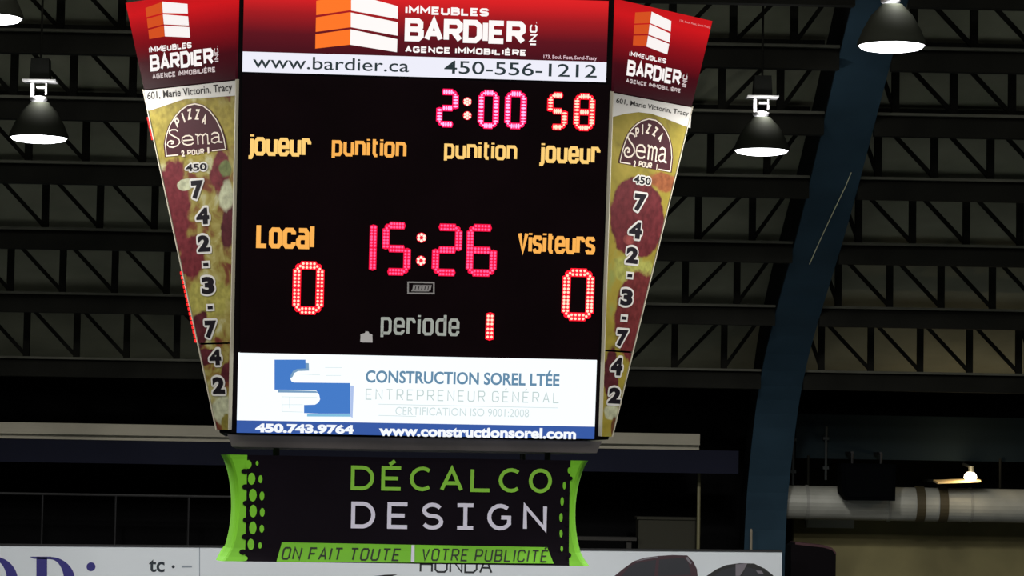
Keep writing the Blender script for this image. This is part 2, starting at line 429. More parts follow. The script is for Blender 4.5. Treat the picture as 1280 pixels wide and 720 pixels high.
# the Empty stands under the board's centre, at the level of its lower edge
fd = Vector((-math.sin(PSI), math.cos(PSI), 0))
board = empty('scoreboard', Vector((BX, BY, ZB)) + fd * A0, PSI)
tag(board, 'big hanging arena scoreboard with red lit digits, reading 15:26 and period 1', 'scoreboard')
FR = Matrix.Translation(board.location) @ Matrix.Rotation(PSI, 4, 'Z')
S2 = math.sqrt(.5)
def cc(t): return CB + (CT - CB) * t
def yf(t): return -A0 - TILT * t
front = Plane((0, -A0, 0), (1, 0, 0), (0, -TILT, HB), FR)
wingR = Plane((W / 2, -A0, 0), (1, 1, 0), (0, -TILT, HB), FR)
wingL = Plane((-W / 2, -A0, 0), (1, -1, 0), (0, -TILT, HB), FR)

# cabinet: the eight-sided body
def ring(t, inset=0.0):
    w = W / 2; c = cc(t) * S2; y = yf(t) + inset; i = inset
    q = [(-w, y), (w, y), (w + c - i, y + c), (w + c - i, -y - c), (w, -y), (-w, -y), (-w - c + i, -y - c), (-w - c + i, y + c)]
    return [(a, b, t * HB) for a, b in q]
TOPT = 1.0
cab = MB(); cab.prism(ring(0, .012), ring(TOPT, .012))
cab.build('cabinet', mat('scoreboard_black', (9, 5, 7), .6, 0, .2, 3, .05), board)

def quad_uv(pl, pts): return [pl.hit(*p) for p in pts]
# --- scoring face
P_FACE = MB(); uv = quad_uv(front, [(300, 446), (748, 452), (762, 106), (303, 92)])
front.slab(P_FACE, uv, -.02, .006)
face = P_FACE.build('scoring_panel', mat('scoring_black', (15, 6, 9), .6, 0, .2, 2, .03), board)
# --- top sign
zz = lambda pl, x, y: pl.p(*pl.hit(x, y)).z
sm = red_film('red_sign_film', zz(front, 520, 72), HB, [(0, (66, 12, 24)), (.3, (92, 16, 27)), (.62, (160, 24, 30)), (.85, (214, 30, 34)), (1, (232, 34, 36))])
ts = MB(); b0 = front.hit(303.5, 64); b1 = front.hit(757.8, 78); vb = (b0[1] + b1[1]) / 2
vt = front.hit(530, -6)[1]; vt = min(vt, HB * math.hypot(TILT, HB) / HB - .004)
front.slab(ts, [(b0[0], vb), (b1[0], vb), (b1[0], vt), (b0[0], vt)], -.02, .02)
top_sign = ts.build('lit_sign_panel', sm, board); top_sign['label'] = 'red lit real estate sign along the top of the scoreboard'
ws = MB(); q = front.hit(530, 96.2); front.slab(ws, [(b0[0], q[1]), (b1[0], q[1]), (b1[0], vb), (b0[0], vb)], -.02, .021)
white_strip = ws.build('lit_strip', glow('strip_white', (238, 238, 250), 1.0), board); white_strip['label'] = 'white lit strip with web address and phone number'
white_g = glow('letter_white', (255, 250, 248), 1.0)
orange_g = glow('logo_orange', (255, 118, 34), 1.0)
lg = MB()
Wb = [[(438.8, -8), (497.2, 7.8), (497.2, 23.7), (438.8, 13.2)], [(438.4, 15.6), (497, 27.8), (497, 44.7), (438.4, 34)], [(438, 36.6), (496.5, 49), (496, 65.2), (437.5, 55.8)]]
Ob = [[(395.3, 1), (438.6, -8), (438.8, 12.6), (395.2, 18.9)], [(394.9, 21.8), (438.4, 15), (438.4, 34), (394.5, 39.9)], [(394.3, 42.8), (437.9, 36.6), (437.5, 55.8), (394, 60.7)]]
VMAX = vt - .002
def clip_px(pl, mb, pts, off, mi):
    mb.poly([pl.p(u, min(v, VMAX), off) for u, v in (pl.hit(*p) for p in pts)], mi)
for p in Wb: clip_px(front, lg, p, .0225, 0)
for p in Ob: clip_px(front, lg, p, .0225, 1)
lg.build('building_logo', [white_g, orange_g], top_sign)
def letter(pl, parent, matr, polys, off, name='lettering'):
    mb = MB(); pl.polys(mb, polys, off); return mb.build(name, matr, parent)
letter(front, top_sign, white_g, stroke_text('IMMEUBLES', *front.rect(506.3, 17.4, 610.6, 10.6), .27, gap=.5), .0225)
letter(front, top_sign, white_g, stroke_text('BARDIER', *front.rect(505.4, 51.3, 657, 26.8), .23, gap=.42), .0225)
letter(front, top_sign, white_g, stroke_text('AGENCE IMMOBILIÈRE', *front.rect(506, 65.4, 657.7, 62), .27, gap=.55, space=.7), .0225)
def rotated_text(pl, px, txt, t):
    u0, v0, u1, v1 = pl.crect(*px)
    ps = stroke_text(txt, 0, 0, v1 - v0, u1 - u0, t, gap=.5)
    return [[(u0 + (u1 - u0) - q[1], v0 + q[0]) for q in f] for f in ps]
letter(front, top_sign, white_g, rotated_text(front, (661.6, 27, 671, 56.5), 'INC.', .22), .0225)
letter(front, top_sign, glow('letter_pink', (238, 205, 215), 1.0), font_polys('173, Boul. Fiset, Sorel-Tracy', *front.rect(679, 74.5, 745.6, 70.4), .012), .0225)
ink = glow('strip_ink', (38, 52, 56), 1.0)
letter(front, white_strip, ink, font_polys('www.bardier.ca', *front.rect(316, 84.6, 511.3, 74.6), .004, base=None), .0235)
letter(front, white_strip, ink, font_polys('450-556-1212', *front.rect(554.8, 91.8, 745.8, 81), .006), .0235)

# --- lower sign
cs = MB(); uv = quad_uv(front, [(296.4, 525), (742.9, 532.5), (745.8, 449.5), (297.6, 441)])
vlo = (uv[0][1] + uv[1][1]) / 2; vhi = (uv[2][1] + uv[3][1]) / 2; ul = (uv[0][0] + uv[3][0]) / 2; ur = (uv[1][0] + uv[2][0]) / 2
front.slab(cs, [(ul, vlo), (ur, vlo), (ur, vhi), (ul, vhi)], -.02, .02)
low_sign = cs.build('lit_sign_panel', glow('sign_white', (246, 252, 255), 1.06), board); low_sign['label'] = 'white lit construction company sign at the bottom of the scoreboard'
bb = MB(); vbb = front.hit(520, 550.5)[1]; vbb = max(vbb, .004)
front.slab(bb, [(ul, vbb), (ur, vbb), (ur, vlo), (ul, vlo)], -.02, .0205)
blue_band = bb.build('lit_strip', glow('band_blue', (52, 88, 164), 1.0), board); blue_band['label'] = 'blue lit strip with white phone number and web address'
def cpx(pts): return [(330 + x / 8, 440 + y / 8) for x, y in pts]
sl = MB()
for p in ([(105, 72), (415, 72), (415, 160), (330, 165), (105, 165)], [(105, 165), (330, 165), (290, 185), (268, 225), (262, 260), (105, 260)],
          [(105, 260), (262, 260), (275, 290), (300, 300), (860, 306), (860, 385), (105, 372)], [(520, 378), (860, 383), (860, 612), (560, 612), (560, 465), (550, 420)],
          [(400, 525), (510, 522), (545, 500), (562, 465), (562, 612), (400, 606)]):
    front.px(sl, cpx(p), .0225, 0)
for p in ([(415, 105), (448, 108), (450, 182), (340, 186), (305, 205), (285, 245), (262, 260), (268, 225), (290, 185), (330, 162), (415, 160)],):
    front.px(sl, cpx(p), .0222, 1)
front.px(sl, cpx([(862, 330), (897, 333), (885, 655), (862, 640)]), .0222, 2)
front.px(sl, cpx([(430, 614), (862, 614), (862, 642), (430, 640)]), .0222, 3)
front.px(sl, cpx([(135, 374), (520, 386), (540, 404), (142, 400)]), .0222, 1)
for a in ([(180, 443), (530, 450)], [(180, 522), (390, 522)], [(180, 590), (390, 596)], [(610, 150), (780, 152)], [(340, 215), (560, 225)], [(620, 230), (770, 230)], [(180, 405), (182, 595)], [(255, 445), (255, 560)]):
    for qd in thick([front.hit(*cpx([a[0]])[0]), front.hit(*cpx([a[1]])[0])], .0028): front.polys(sl, [qd], .0222, 4)
sl.build('block_logo', [glow('logo_blue', (66, 122, 200), 1), glow('logo_grey_blue', (118, 156, 190), 1), glow('logo_pale', (176, 196, 236), 1), glow('logo_cyan', (128, 190, 222), 1), glow('logo_line', (205, 222, 222), 1)], low_sign)
letter(front, low_sign, glow('sign_steel_blue', (98, 138, 168), 1), font_polys('CONSTRUCTION SOREL LTÉE', *front.rect(456.8, 477.8, 699.4, 463.0), .026), .0225)
letter(front, low_sign, glow('sign_faint', (192, 208, 206), 1), stroke_text('ENTREPRENEUR GÉNÉRAL', *front.rect(456.8, 499, 699, 489.8), .09, gap=.75, space=.6), .0225)
letter(front, low_sign, glow('sign_fainter', (208, 222, 222), 1), font_polys('CERTIFICATION ISO 9001:2008', *front.rect(494, 518, 661, 511), .0), .0225)
rl = MB()
for a in ([(473, 504.6), (697, 509.3)], [(473, 518.6), (520, 520)]):
    front.polys(rl, thick([front.hit(*a[0]), front.hit(*a[1])], .004), .0225)
rl.build('rule', MATS['sign_fainter'], low_sign)
letter(front, blue_band, glow('band_white', (246, 250, 255), 1), font_polys('450.743.9764', *front.rect(319, 540, 442.4, 530.4), .055), .0235)
letter(front, blue_band, MATS['band_white'], font_polys('www.constructionsorel.com', *front.rect(473.4, 544.2, 719.8, 535.2), .042), .0235)

# --- words of the scoring face, lit amber
def amber(name, rgb): return glow(name, rgb, 1.0)
am1 = amber('amber_bright', (255, 208, 118)); am2 = amber('amber', (252, 178, 82))
for txt, x0, y0, x1, y1, mm, th in (('joueur', 309, 194, 389.3, 168.4, am1, .17), ('punition', 414.5, 194.8, 508.3, 173.6, am2, .17), ('punition', 554.8, 198.2, 646.6, 178, am1, .17), ('joueur', 672.6, 203.2, 750.6, 179.4, am1, .175),
                                    ('Local', 320, 309.8, 393.4, 280.2, am2, .18), ('Visiteurs', 646.6, 316, 744.4, 291.6, am2, .17)):
    mb = MB(); front.polys(mb, stroke_text(txt, *front.rect(x0, y0, x1, y1), th, gap=.55), .009); o = mb.build('lettering', mm, face); o['label'] = 'amber lit word'
mb = MB(); front.polys(mb, stroke_text('periode', *front.rect(475.5, 418, 574.6, 393.6), .14, gap=.62), .009)
o = mb.build('lettering', mat('unlit_letter', (190, 196, 190), .6), face); o['label'] = 'unlit grey word'
# maker's plate and grey mark
mb = MB()
fr = [front.hit(*p) for p in ((510, 352.6), (542.2, 353.2), (542.2, 366.6), (510, 366.4), (510, 352.6))]
front.polys(mb, thick(fr, .010), .009)
for k in range(6):
    x = 515 + k * 4.0
    front.px(mb, [(x, 363), (x + 3, 363), (x + 4.6, 356), (x + 1.6, 356)], .009)
front.px(mb, [(514, 364), (536, 364.2), (536.4, 362.6), (514.4, 362.4)], .009); front.px(mb, [(516, 357.4), (538.4, 357.6), (538.8, 356), (516.4, 355.8)], .009)
mb.build('maker_plate', mat('plate_grey', (150, 146, 146), .6), face)
mb = MB(); front.px(mb, [(450.3, 427.6), (465.6, 428), (465.4, 418), (461.5, 416.4), (460.5, 414.2), (457, 414), (456, 416), (450.6, 417.6)], .009)
mb.build('marker', mat('marker_grey', (200, 196, 196), .6), face)

# --- LED numerals
SEG = {'0': 'abcdef', '1': 'bc', '2': 'abged', '5': 'afgcd', '6': 'afgedc', '8': 'abcdefg'}
def led_digit(ch, px, th_px, plate, dot, rows=2, per=8, one_right=True):
    u0, v0, u1, v1 = front.crect(*px); k = (u1 - u0) / (px[2] - px[0]); t = th_px * k
    mb = MB(); um = u0 + t / 2; uM = u1 - t / 2; vm = v0 + t / 2; vM = v1 - t / 2; vc = (vm + vM) / 2
    g = t * .06; c = t * .5
    if ch == '1': um = uM = (u0 + u1) / 2
    ends = {'a': ((um + c, vM), (uM - c, vM)), 'd': ((um + c, vm), (uM - c, vm)), 'g': ((um + c, vc), (uM - c, vc)),
            'f': ((um, vc + g), (um, vM - c)), 'b': ((uM, vc + g), (uM, vM - c)), 'e': ((um, vm + c), (um, vc - g)), 'c': ((uM, vm + c), (uM, vc - g))}
    if ch == '1': ends['b'] = ((um, vc + g), (um, vM)); ends['c'] = ((um, vm), (um, vc - g))
    for s in SEG[ch]:
        a = Vector(ends[s][0]); b = Vector(ends[s][1]); d = (b - a).normalized(); n = Vector((-d.y, d.x)); L = (b - a).length
        # segment plate, a long hexagon added to carry the glow of the LEDs
        hx = [a - d * t * .2, a - d * t * .02 - n * t / 2, b + d * t * .02 - n * t / 2, b + d * t * .2, b + d * t * .02 + n * t / 2, a - d * t * .02 + n * t / 2]
        front.slab(mb, [tuple(q) for q in hx], .004, .016, 0)
        cnt = max(3, round(L / (t * .42))) if rows == 2 else max(4, round(L / (t * .48)))
        for r in range(rows):
            off = (r - (rows - 1) / 2) * t * .46
            for i in range(cnt):
                p = a + d * (L * (i + .5) / cnt) + n * off
                rad = t * .17
                wn = 1.0 if rows == 2 else 2.4
                ring8 = [(p.x + (d.x * math.cos(w * math.pi / 3) + n.x * wn * math.sin(w * math.pi / 3)) * rad, p.y + (d.y * math.cos(w * math.pi / 3) + n.y * wn * math.sin(w * math.pi / 3)) * rad) for w in range(6)]
                ring8b = [(p.x + (q[0] - p.x) * .8, p.y + (q[1] - p.y) * .8) for q in ring8]
                mb.prism([front.p(*w, .016) for w in ring8], [front.p(*w, .022) for w in ring8b], 1)
    # corner lamps joining the strokes
    cor = {'fa': (um + c * .45, vM - c * .45), 'ab': (uM - c * .45, vM - c * .45), 'cd': (uM - c * .45, vm + c * .45), 'de': (um + c * .45, vm + c * .45)}
    if ch != '1':
        for kk, p in cor.items():
            if kk[0] in SEG[ch] and kk[1] in SEG[ch]:
                rr = [(p[0] + t * .46 * math.cos(w * math.pi / 4 + .39), p[1] + t * .46 * math.sin(w * math.pi / 4 + .39)) for w in range(8)]
                front.slab(mb, rr, .004, .0155, 0)
                for w in (-1, 1):
                    sgn = 1 if kk in ('fa', 'cd') else -1
                    rr = [(p[0] + w * t * .15 + t * .16 * math.cos(e * math.pi / 3), p[1] + sgn * w * t * .15 + t * .16 * math.sin(e * math.pi / 3)) for e in range(6)]
                    front.slab(mb, rr, .0155, .022, 1)
    o = mb.build('numeral', [plate, dot], face)
    return o
red_p = glow('led_red', (255, 14, 40), 1.5); red_d = glow('led_red_core', (255, 205, 180), 1.4)
pk_p = glow('led_pink', (255, 8, 84), 1.4); pk_d = glow('led_pink_core', (255, 170, 222), 1.4)
ck_p = glow('led_clock', (236, 6, 62), 1.15); ck_d = glow('led_clock_core', (255, 92, 150), 1.2)
for ch, px in (('2', (545.4, 111, 573, 159.2)), ('0', (597.2, 112.2, 623.6, 161)), ('0', (630.6, 113.4, 658, 161.4))):
    led_digit(ch, px, 7.8, pk_p, pk_d, rows=1)
for ch, px in (('5', (683.6, 115, 709.6, 162.8)), ('8', (716.6, 116.4, 743.6, 163.8))):
    led_digit(ch, px, 8, red_p, red_d, rows=1)
for ch, px in (('1', (461, 277.6, 471.4, 341)), ('5', (477.4, 277.2, 513.6, 344.2)), ('2', (540, 279.4, 577.4, 345)), ('6', (582.6, 280, 621.2, 345.6))):
    led_digit(ch, px, 9.2, ck_p, ck_d)
for ch, px in (('0', (365.6, 326.6, 405, 393)), ('0', (702.2, 335.4, 742.4, 401)), ('1', (606.6, 387, 617.6, 428.6))):
    led_digit(ch, px, 10.4, red_p, red_d)
def colon(spots, r_px, plate, dot, hollow):
    mb = MB()
    for (x, y) in spots:
        u0, v0, u1, v1 = front.crect(x - r_px, y - r_px, x + r_px, y + r_px); cu_, cv, r = (u0 + u1) / 2, (v0 + v1) / 2, (u1 - u0) / 2
        front.slab(mb, [(cu_ + r * math.cos(a * math.pi / 6), cv + r * math.sin(a * math.pi / 6)) for a in range(12)], .004, .014, 0)
        for k in range(6):
            a = k * math.pi / 3 + .52; p = (cu_ + r * .62 * math.cos(a), cv + r * .62 * math.sin(a))
            front.slab(mb, [(p[0] + r * .3 * math.cos(e * math.pi / 3), p[1] + r * .3 * math.sin(e * math.pi / 3)) for e in range(6)], .014, .021, 1)
        if not hollow: front.slab(mb, [(cu_ + r * .3 * math.cos(e * math.pi / 3), cv + r * .3 * math.sin(e * math.pi / 3)) for e in range(6)], .014, .021, 1)
    mb.build('colon', [plate, dot], face)
colon(((584, 127), (584, 144.4)), 5.6, glow('colon_rim', (240, 20, 50), 1), glow('colon_core', (255, 222, 205), 1.3), False)
colon(((526.7, 296.9), (526.1, 325.6)), 6.4, MATS['colon_rim'], MATS['colon_core'], True)

# --- slanting corner wings
trim_m = mat('pale_trim', (176, 170, 150), .6)
wht = mat('print_white', (190, 187, 182), .7, 0, 0, 6, .1); blk = mat('print_black', (16, 11, 19), .7, 0, 0, 6, .1); maroon = mat('print_maroon', (52, 12, 22), .7, 0, 0, 6, .1)
cream_m = mat('print_cream', (200, 188, 174), .7, 0, 0, 6, .1)
def wing(pl, side, D):
    sg = 1 if side == 'R' else -1
    hv = math.hypot(TILT, HB)
    def vz(v): return v * pl.v.z / HB          # t of a height on the wing
    def uv_edges(v):
        t = vz(v)
        # inner edge point in plane coordinates
        q = Vector((sg * W / 2, yf(t), t * HB)) - pl.p0
        ui = q.dot(pl.u); c = cc(t)
        return (ui, ui + c) if side == 'R' else (ui - c, ui)
    vtop = HB / pl.v.z * TOPT
    v1 = sum(pl.hit(*p)[1] for p in D['strip']) / 2      # foot of the red part
    v2 = sum(pl.hit(*p)[1] for p in D['seam']) / 2
    vb_ = .02
    def quad(va, vb, e=.012):
        a = uv_edges(va); b = uv_edges(vb)
        return [(a[0] + e, va), (a[1] - e, va), (b[1] - e, vb), (b[0] + e, vb)]
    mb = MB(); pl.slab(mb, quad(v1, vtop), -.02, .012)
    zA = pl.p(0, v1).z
    rm = red_film('red_wing_film', zA, HB, [(0, (40, 5, 14)), (.3, (66, 7, 18)), (.6, (140, 12, 22)), (.85, (205, 20, 26)), (1, (196, 18, 24))])  # backlight hotspot near the logo and its falloff put into the ramp
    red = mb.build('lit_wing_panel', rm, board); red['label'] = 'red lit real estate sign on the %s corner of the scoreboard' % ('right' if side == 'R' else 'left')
    mb = MB()
    for va, vb in ((v2 + .006, v1 - .008), (vb_, v2 - .006)): pl.slab(mb, quad(va, vb), -.02, .012)
    cen = [pl.p(*pl.hit(*b[:2])) for b in D['blobs']]
    k = lambda px, py: (pl.p(*pl.hit(px + 5, py)) - pl.p(*pl.hit(px - 5, py)))
    blobs = [(c.x, c.z, b[2] * abs(k(b[0], b[1]).x) / 10, b[3] * .0052, b[4], b[5]) for c, b in zip(cen, D['blobs'])]
    piz = mb.build('pizza_panel', pizza_print('pizza_print_' + side, D['stops'], blobs, D['scale'], .6), board)
    piz['label'] = 'tall tapering pizza advertisement on the %s corner of the scoreboard' % ('right' if side == 'R' else 'left')
    # white address strip
    st = MB(); pts = [pl.hit(*p) for p in D['address']]
    e0 = uv_edges(v1)
    pts[0] = (e0[0] + .012, v1 - .008); pts[1] = (e0[1] - .012, v1 - .008)
    pl.polys(st, [pts], .0135); st.build('address_strip', wht, piz)
    # trim along both edges
    for name, idx in (('inner_trim', 0 if side == 'R' else 1), ('outer_trim', 1 if side == 'R' else 0)):
        t = MB(); a = uv_edges(vb_)[idx]; b = uv_edges(v1)[idx]
        s_ = 1 if idx == 0 else -1
        pl.slab(t, [(a, vb_), (a + s_ * .0075, vb_), (b + s_ * .0075, v1), (b, v1)], -.01, .016)
        t.build(name, trim_m, board)
    # LEDs along the outer edge
    if side == 'L':
        for (pa, pb) in D['leds']:
            va = pl.hit(*pa)[1]; vb = pl.hit(*pb)[1]; t = MB(); n = int(abs(va - vb) / .03) + 1
            for i in range(n):
                v = vb + (va - vb) * i / n; u = uv_edges(v)[0] - .012
                pl.slab(t, [(u - .01, v), (u + .01, v), (u + .008, v + .022), (u - .012, v + .022)], -.02, .012)
            t.build('led_strip', glow('edge_led', (255, 30, 30), 1.6), board)
    lw = glow('wing_white', (250, 244, 242), 1); lo = glow('wing_orange', (212, 78, 24), 1)
    lb = MB()
    for p in D['white']: pl.polys(lb, [[(u, min(v, vtop - .01)) for u, v in (pl.hit(*q) for q in p)]], .0135, 0)
    for p in D['orange']: pl.polys(lb, [[(u, min(v, vtop - .01)) for u, v in (pl.hit(*q) for q in p)]], .0135, 1)
    lb.build('building_logo', [lw, lo], red)
    letter(pl, red, lw, stroke_text('IMMEUBLES', *pl.rect(*D['imm']), .25, gap=.5), .0135)
    letter(pl, red, lw, stroke_text('BARDIER', *pl.rect(*D['bar']), .22, gap=.42), .0135)
    letter(pl, red, glow('wing_dim_white', (205, 190, 190), 1), stroke_text('AGENCE IMMOBILIÈRE', *pl.rect(*D['age']), .25, gap=.55, space=.7), .0135)
    letter(pl, red, MATS['wing_dim_white'], rotated_text(pl, D['inc'], 'INC.', .2), .0135)
    if 'tiny' in D: letter(pl, red, glow('wing_pink', (226, 150, 150), 1), font_polys('173, Boul. Fiset, Sorel-Tracy', *pl.rect(*D['tiny']), .01), .0135)
    letter(pl, piz, mat('print_grey', (36, 33, 32), .7, 0, 0, 6, .1), font_polys('601, Marie Victorin, Tracy', *pl.rect(*D['addr_text']), .012), .0148)
    # medallion
    md = MB(); pts = [pl.hit(*p) for p in D['medal']]; cx = sum(p[0] for p in pts) / len(pts); cy = sum(p[1] for p in pts) / len(pts)
    pl.polys(md, [pts], .0140, 0)
    inn = [(cx + (a - cx) * .94, cy + (b - cy) * .95) for a, b in pts]
    for a, b in zip(inn[:-1], inn[1:]): pl.polys(md, thick([a, b], .008), .0150, 1)
    for a in D['medal_lines']: pl.polys(md, thick([pl.hit(*a[0]), pl.hit(*a[1])], .008), .0150, 1)
    for ch, x, y, rot in D['pizza']:
        c = pl.hit(x, y); h = D['pz_h']; w = 0.6 * h if ch != 'I' else .3 * h
        ps = stroke_text(ch, -w / 2, -h / 2, w / 2, h / 2, .2) if ch != 'I' else [[(-.1 * h, -.5 * h), (.1 * h, -.5 * h), (.1 * h, .5 * h), (-.1 * h, .5 * h)]]
        r = math.radians(rot)
        pl.polys(md, [[(c[0] + a * math.cos(r) - b * math.sin(r), c[1] + a * math.sin(r) + b * math.cos(r)) for a, b in f] for f in ps], .0150, 1)
    # the flourished name: big open S, then e m a on the same line
    u0, v0, u1, v1_ = pl.rect(*D['sema']); w = u1 - u0; h = v1_ - v0
    def cur(pts, tt): return [f for f in thick([(u0 + x * w, v0 + y * h) for x, y in pts], tt)]
    Sx = [(.21, .86), (.17, .97), (.10, .99), (.05, .92), (.05, .78), (.10, .66), (.17, .52), (.22, .38), (.23, .2), (.18, .04), (.10, -.03), (.03, .02), (.0, .16), (.02, .3), (.07, .36), (.12, .3), (.11, .2), (.07, .18)]
    tt = h * .075
    pls = cur(Sx, tt)
    pls += cur([(.29, .3), (.47, .3), (.46, .46), (.41, .56), (.34, .56), (.28, .46), (.27, .26), (.30, .1), (.37, .02), (.44, .04), (.48, .12)], tt)
    pls += cur([(.52, .6), (.56, .56), (.56, .0)], tt * 1.3) + cur([(.56, .46), (.61, .58), (.65, .5), (.65, .0)], tt) + cur([(.65, .46), (.70, .58), (.74, .5), (.74, .0), (.77, .0)], tt * 1.1)
    pls += cur([(.81, .5), (.86, .6), (.92, .56), (.94, .46), (.94, .04), (1.0, .0)], tt * 1.2) + cur([(.94, .34), (.86, .32), (.81, .22), (.81, .08), (.86, .0), (.94, .1)], tt)
    pl.polys(md, pls, .0150, 1)
    pl.polys(md, stroke_text('POUR', *pl.rect(*D['pour']), .24, gap=.5), .0150, 1)
    for ch, r in D['twoone']: pl.polys(md, font_polys(ch, *pl.rect(*r), .05) if ch == '2' else [[(a, b) for a, b in zip((q0, q2, q2, q0), (q1, q1, q3, q3))] for q0, q1, q2, q3 in [pl.rect(*r)]], .0150, 1)
    md.build('medallion', [maroon, cream_m], piz)
    # phone number, outlined
    for ch, r in D['nums']:
        mb = MB(); uvr = pl.crect(*r) if len(r) == 4 else pl.rect(*r[:4])
        uu = list(uvr); th = D['edge'] * (.65 if ch == '450' else 1)
        if ch not in ('-', '450'):
            gx, gy = (uu[2] - uu[0]) * .03, (uu[3] - uu[1]) * .03; uu = [uu[0] - gx, uu[1] - gy, uu[2] + gx, uu[3] + gy]
        wo = (uu[0] - th, uu[1] - th, uu[2] + th, uu[3] + th)
        if ch == '-':
            mb2 = [[(uu[0], uu[1]), (uu[2], uu[1]), (uu[2], uu[3]), (uu[0], uu[3])]]
            pl.polys(mb, [[(wo[0], wo[1]), (wo[2], wo[1]), (wo[2], wo[3]), (wo[0], wo[3])]], .0138, 0); pl.polys(mb, mb2, .0150, 1)
        else:
            core = font_polys(ch, *uu, .06 if ch != '450' else .03)
            # pale outline: the same figure repeated around itself
            for a in range(12):
                dx, dy = th * math.cos(a * math.pi / 6), th * math.sin(a * math.pi / 6)
                pl.polys(mb, [[(p[0] + dx, p[1] + dy) for p in f] for f in core], .0138 + a * .00003, 0)
            pl.polys(mb, core, .0150, 1)
        o = mb.build('phone_figure', [wht, blk], piz)

def q4(s, ox, oy, pts): return [(ox + x / s, oy + y / s) for x, y in pts]
medL = q4(6.55, 200, 120, [(52, 500), (42, 400), (55, 320), (85, 235), (130, 165), (180, 108), (235, 70), (300, 55), (370, 72), (430, 118), (485, 190), (525, 270), (552, 350), (566, 438)])
medR = q4(6.55, 760, 135, [(70, 448), (82, 390), (98, 330), (128, 240), (170, 170), (215, 125), (265, 95), (320, 80), (380, 92), (430, 130), (472, 190), (498, 250), (515, 330), (520, 410), (508, 528)])
RED = (112, 34, 42); DRED = (86, 26, 34); YEL = (168, 150, 62); CRM = (196, 198, 164); GRN = (110, 120, 70); OLV = (140, 128, 56)
wing(wingL, 'L', dict(
    strip=[(180.5, 113), (297, 98)], seam=[(248, 428.5), (292, 430)],
    stops=[(.30, (104, 30, 36)), (.42, (126, 74, 44)), (.5, (150, 134, 66)), (.58, (172, 160, 92)), (.68, (196, 194, 152)), (.8, (150, 140, 76))], scale=7,
    blobs=[(232, 165, 70, 40, (158, 142, 56), .3), (215, 262, 22, 62, RED, .3), (240, 320, 16, 28, RED, .35), (285, 285, 9, 30, DRED, .4), (275, 215, 12, 26, RED, .35), (232, 231, 11, 7.5, CRM, .2), (283, 245, 8, 20, CRM, .4),
           (282, 212, 8, 10, GRN, .4), (262, 372, 30, 26, (168, 160, 78), .5), (250, 412, 12, 22, DRED, .3), (258, 446, 14, 10, DRED, .3), (284, 465, 8, 12, DRED, .3), (278, 512, 12, 20, CRM, .4), (284, 530, 8, 12, OLV, .4)],
    address=[(180.5, 114), (297, 99), (296, 119.5), (262, 122), (232, 124), (205, 133), (186, 139)],
    leds=[((182.6, 146), (190, 175)), ((225, 338), (244, 428))],
    white=[q4(4, 150, 0, p) for p in ([(218, 8), (345, 20), (347, 68), (222, 65)], [(222, 72), (348, 82), (352, 128), (227, 122)], [(228, 128), (354, 136), (358, 188), (232, 182)])],
    orange=[q4(4, 150, 0, p) for p in ([(135, 40), (217, 10), (220, 66), (140, 86)], [(142, 94), (221, 73), (225, 122), (147, 142)], [(149, 150), (226, 129), (231, 182), (154, 196)])],
    imm=(188.4, 66.4, 241, 52.4), bar=(190, 89.6, 268, 59.6), age=(192.5, 99, 271, 83.4), inc=(269.6, 57.5, 275, 77.5),
    addr_text=(186.5, 127.4, 292, 103.4), medal=medL, medal_lines=[((209.3, 195), (225, 193.6)), ((267, 188.4), (284, 186.6))],
    pizza=[('P', 224, 153, 28), ('I', 231.4, 147, 22), ('Z', 239, 142.8, 8), ('Z', 248.8, 143, -6), ('A', 257.6, 149.4, -22)], pz_h=.068,
    sema=(211.5, 184, 279, 156), pour=(236.5, 194.4, 257, 185.6), twoone=[('2', (229, 196, 232.6, 187.6)), ('1', (261.6, 191.6, 263.4, 184))],
    edge=.0145,
    nums=[('450', (234, 214.6, 260.4, 203.4, 'r')), ('7', (241.6, 226, 256, 248)), ('4', (247.6, 260.2, 263, 279.6)), ('2', (249.4, 294.4, 264, 314)), ('-', (256, 328.6, 262.6, 332.4)), ('3', (254.4, 346.4, 269.6, 366.8)), ('-', (261.6, 382.4, 268, 386)),
          ('7', (258.6, 401, 272.4, 422)), ('4', (264, 437, 278, 455.6)), ('2', (268, 471.6, 282.4, 491.4))]))
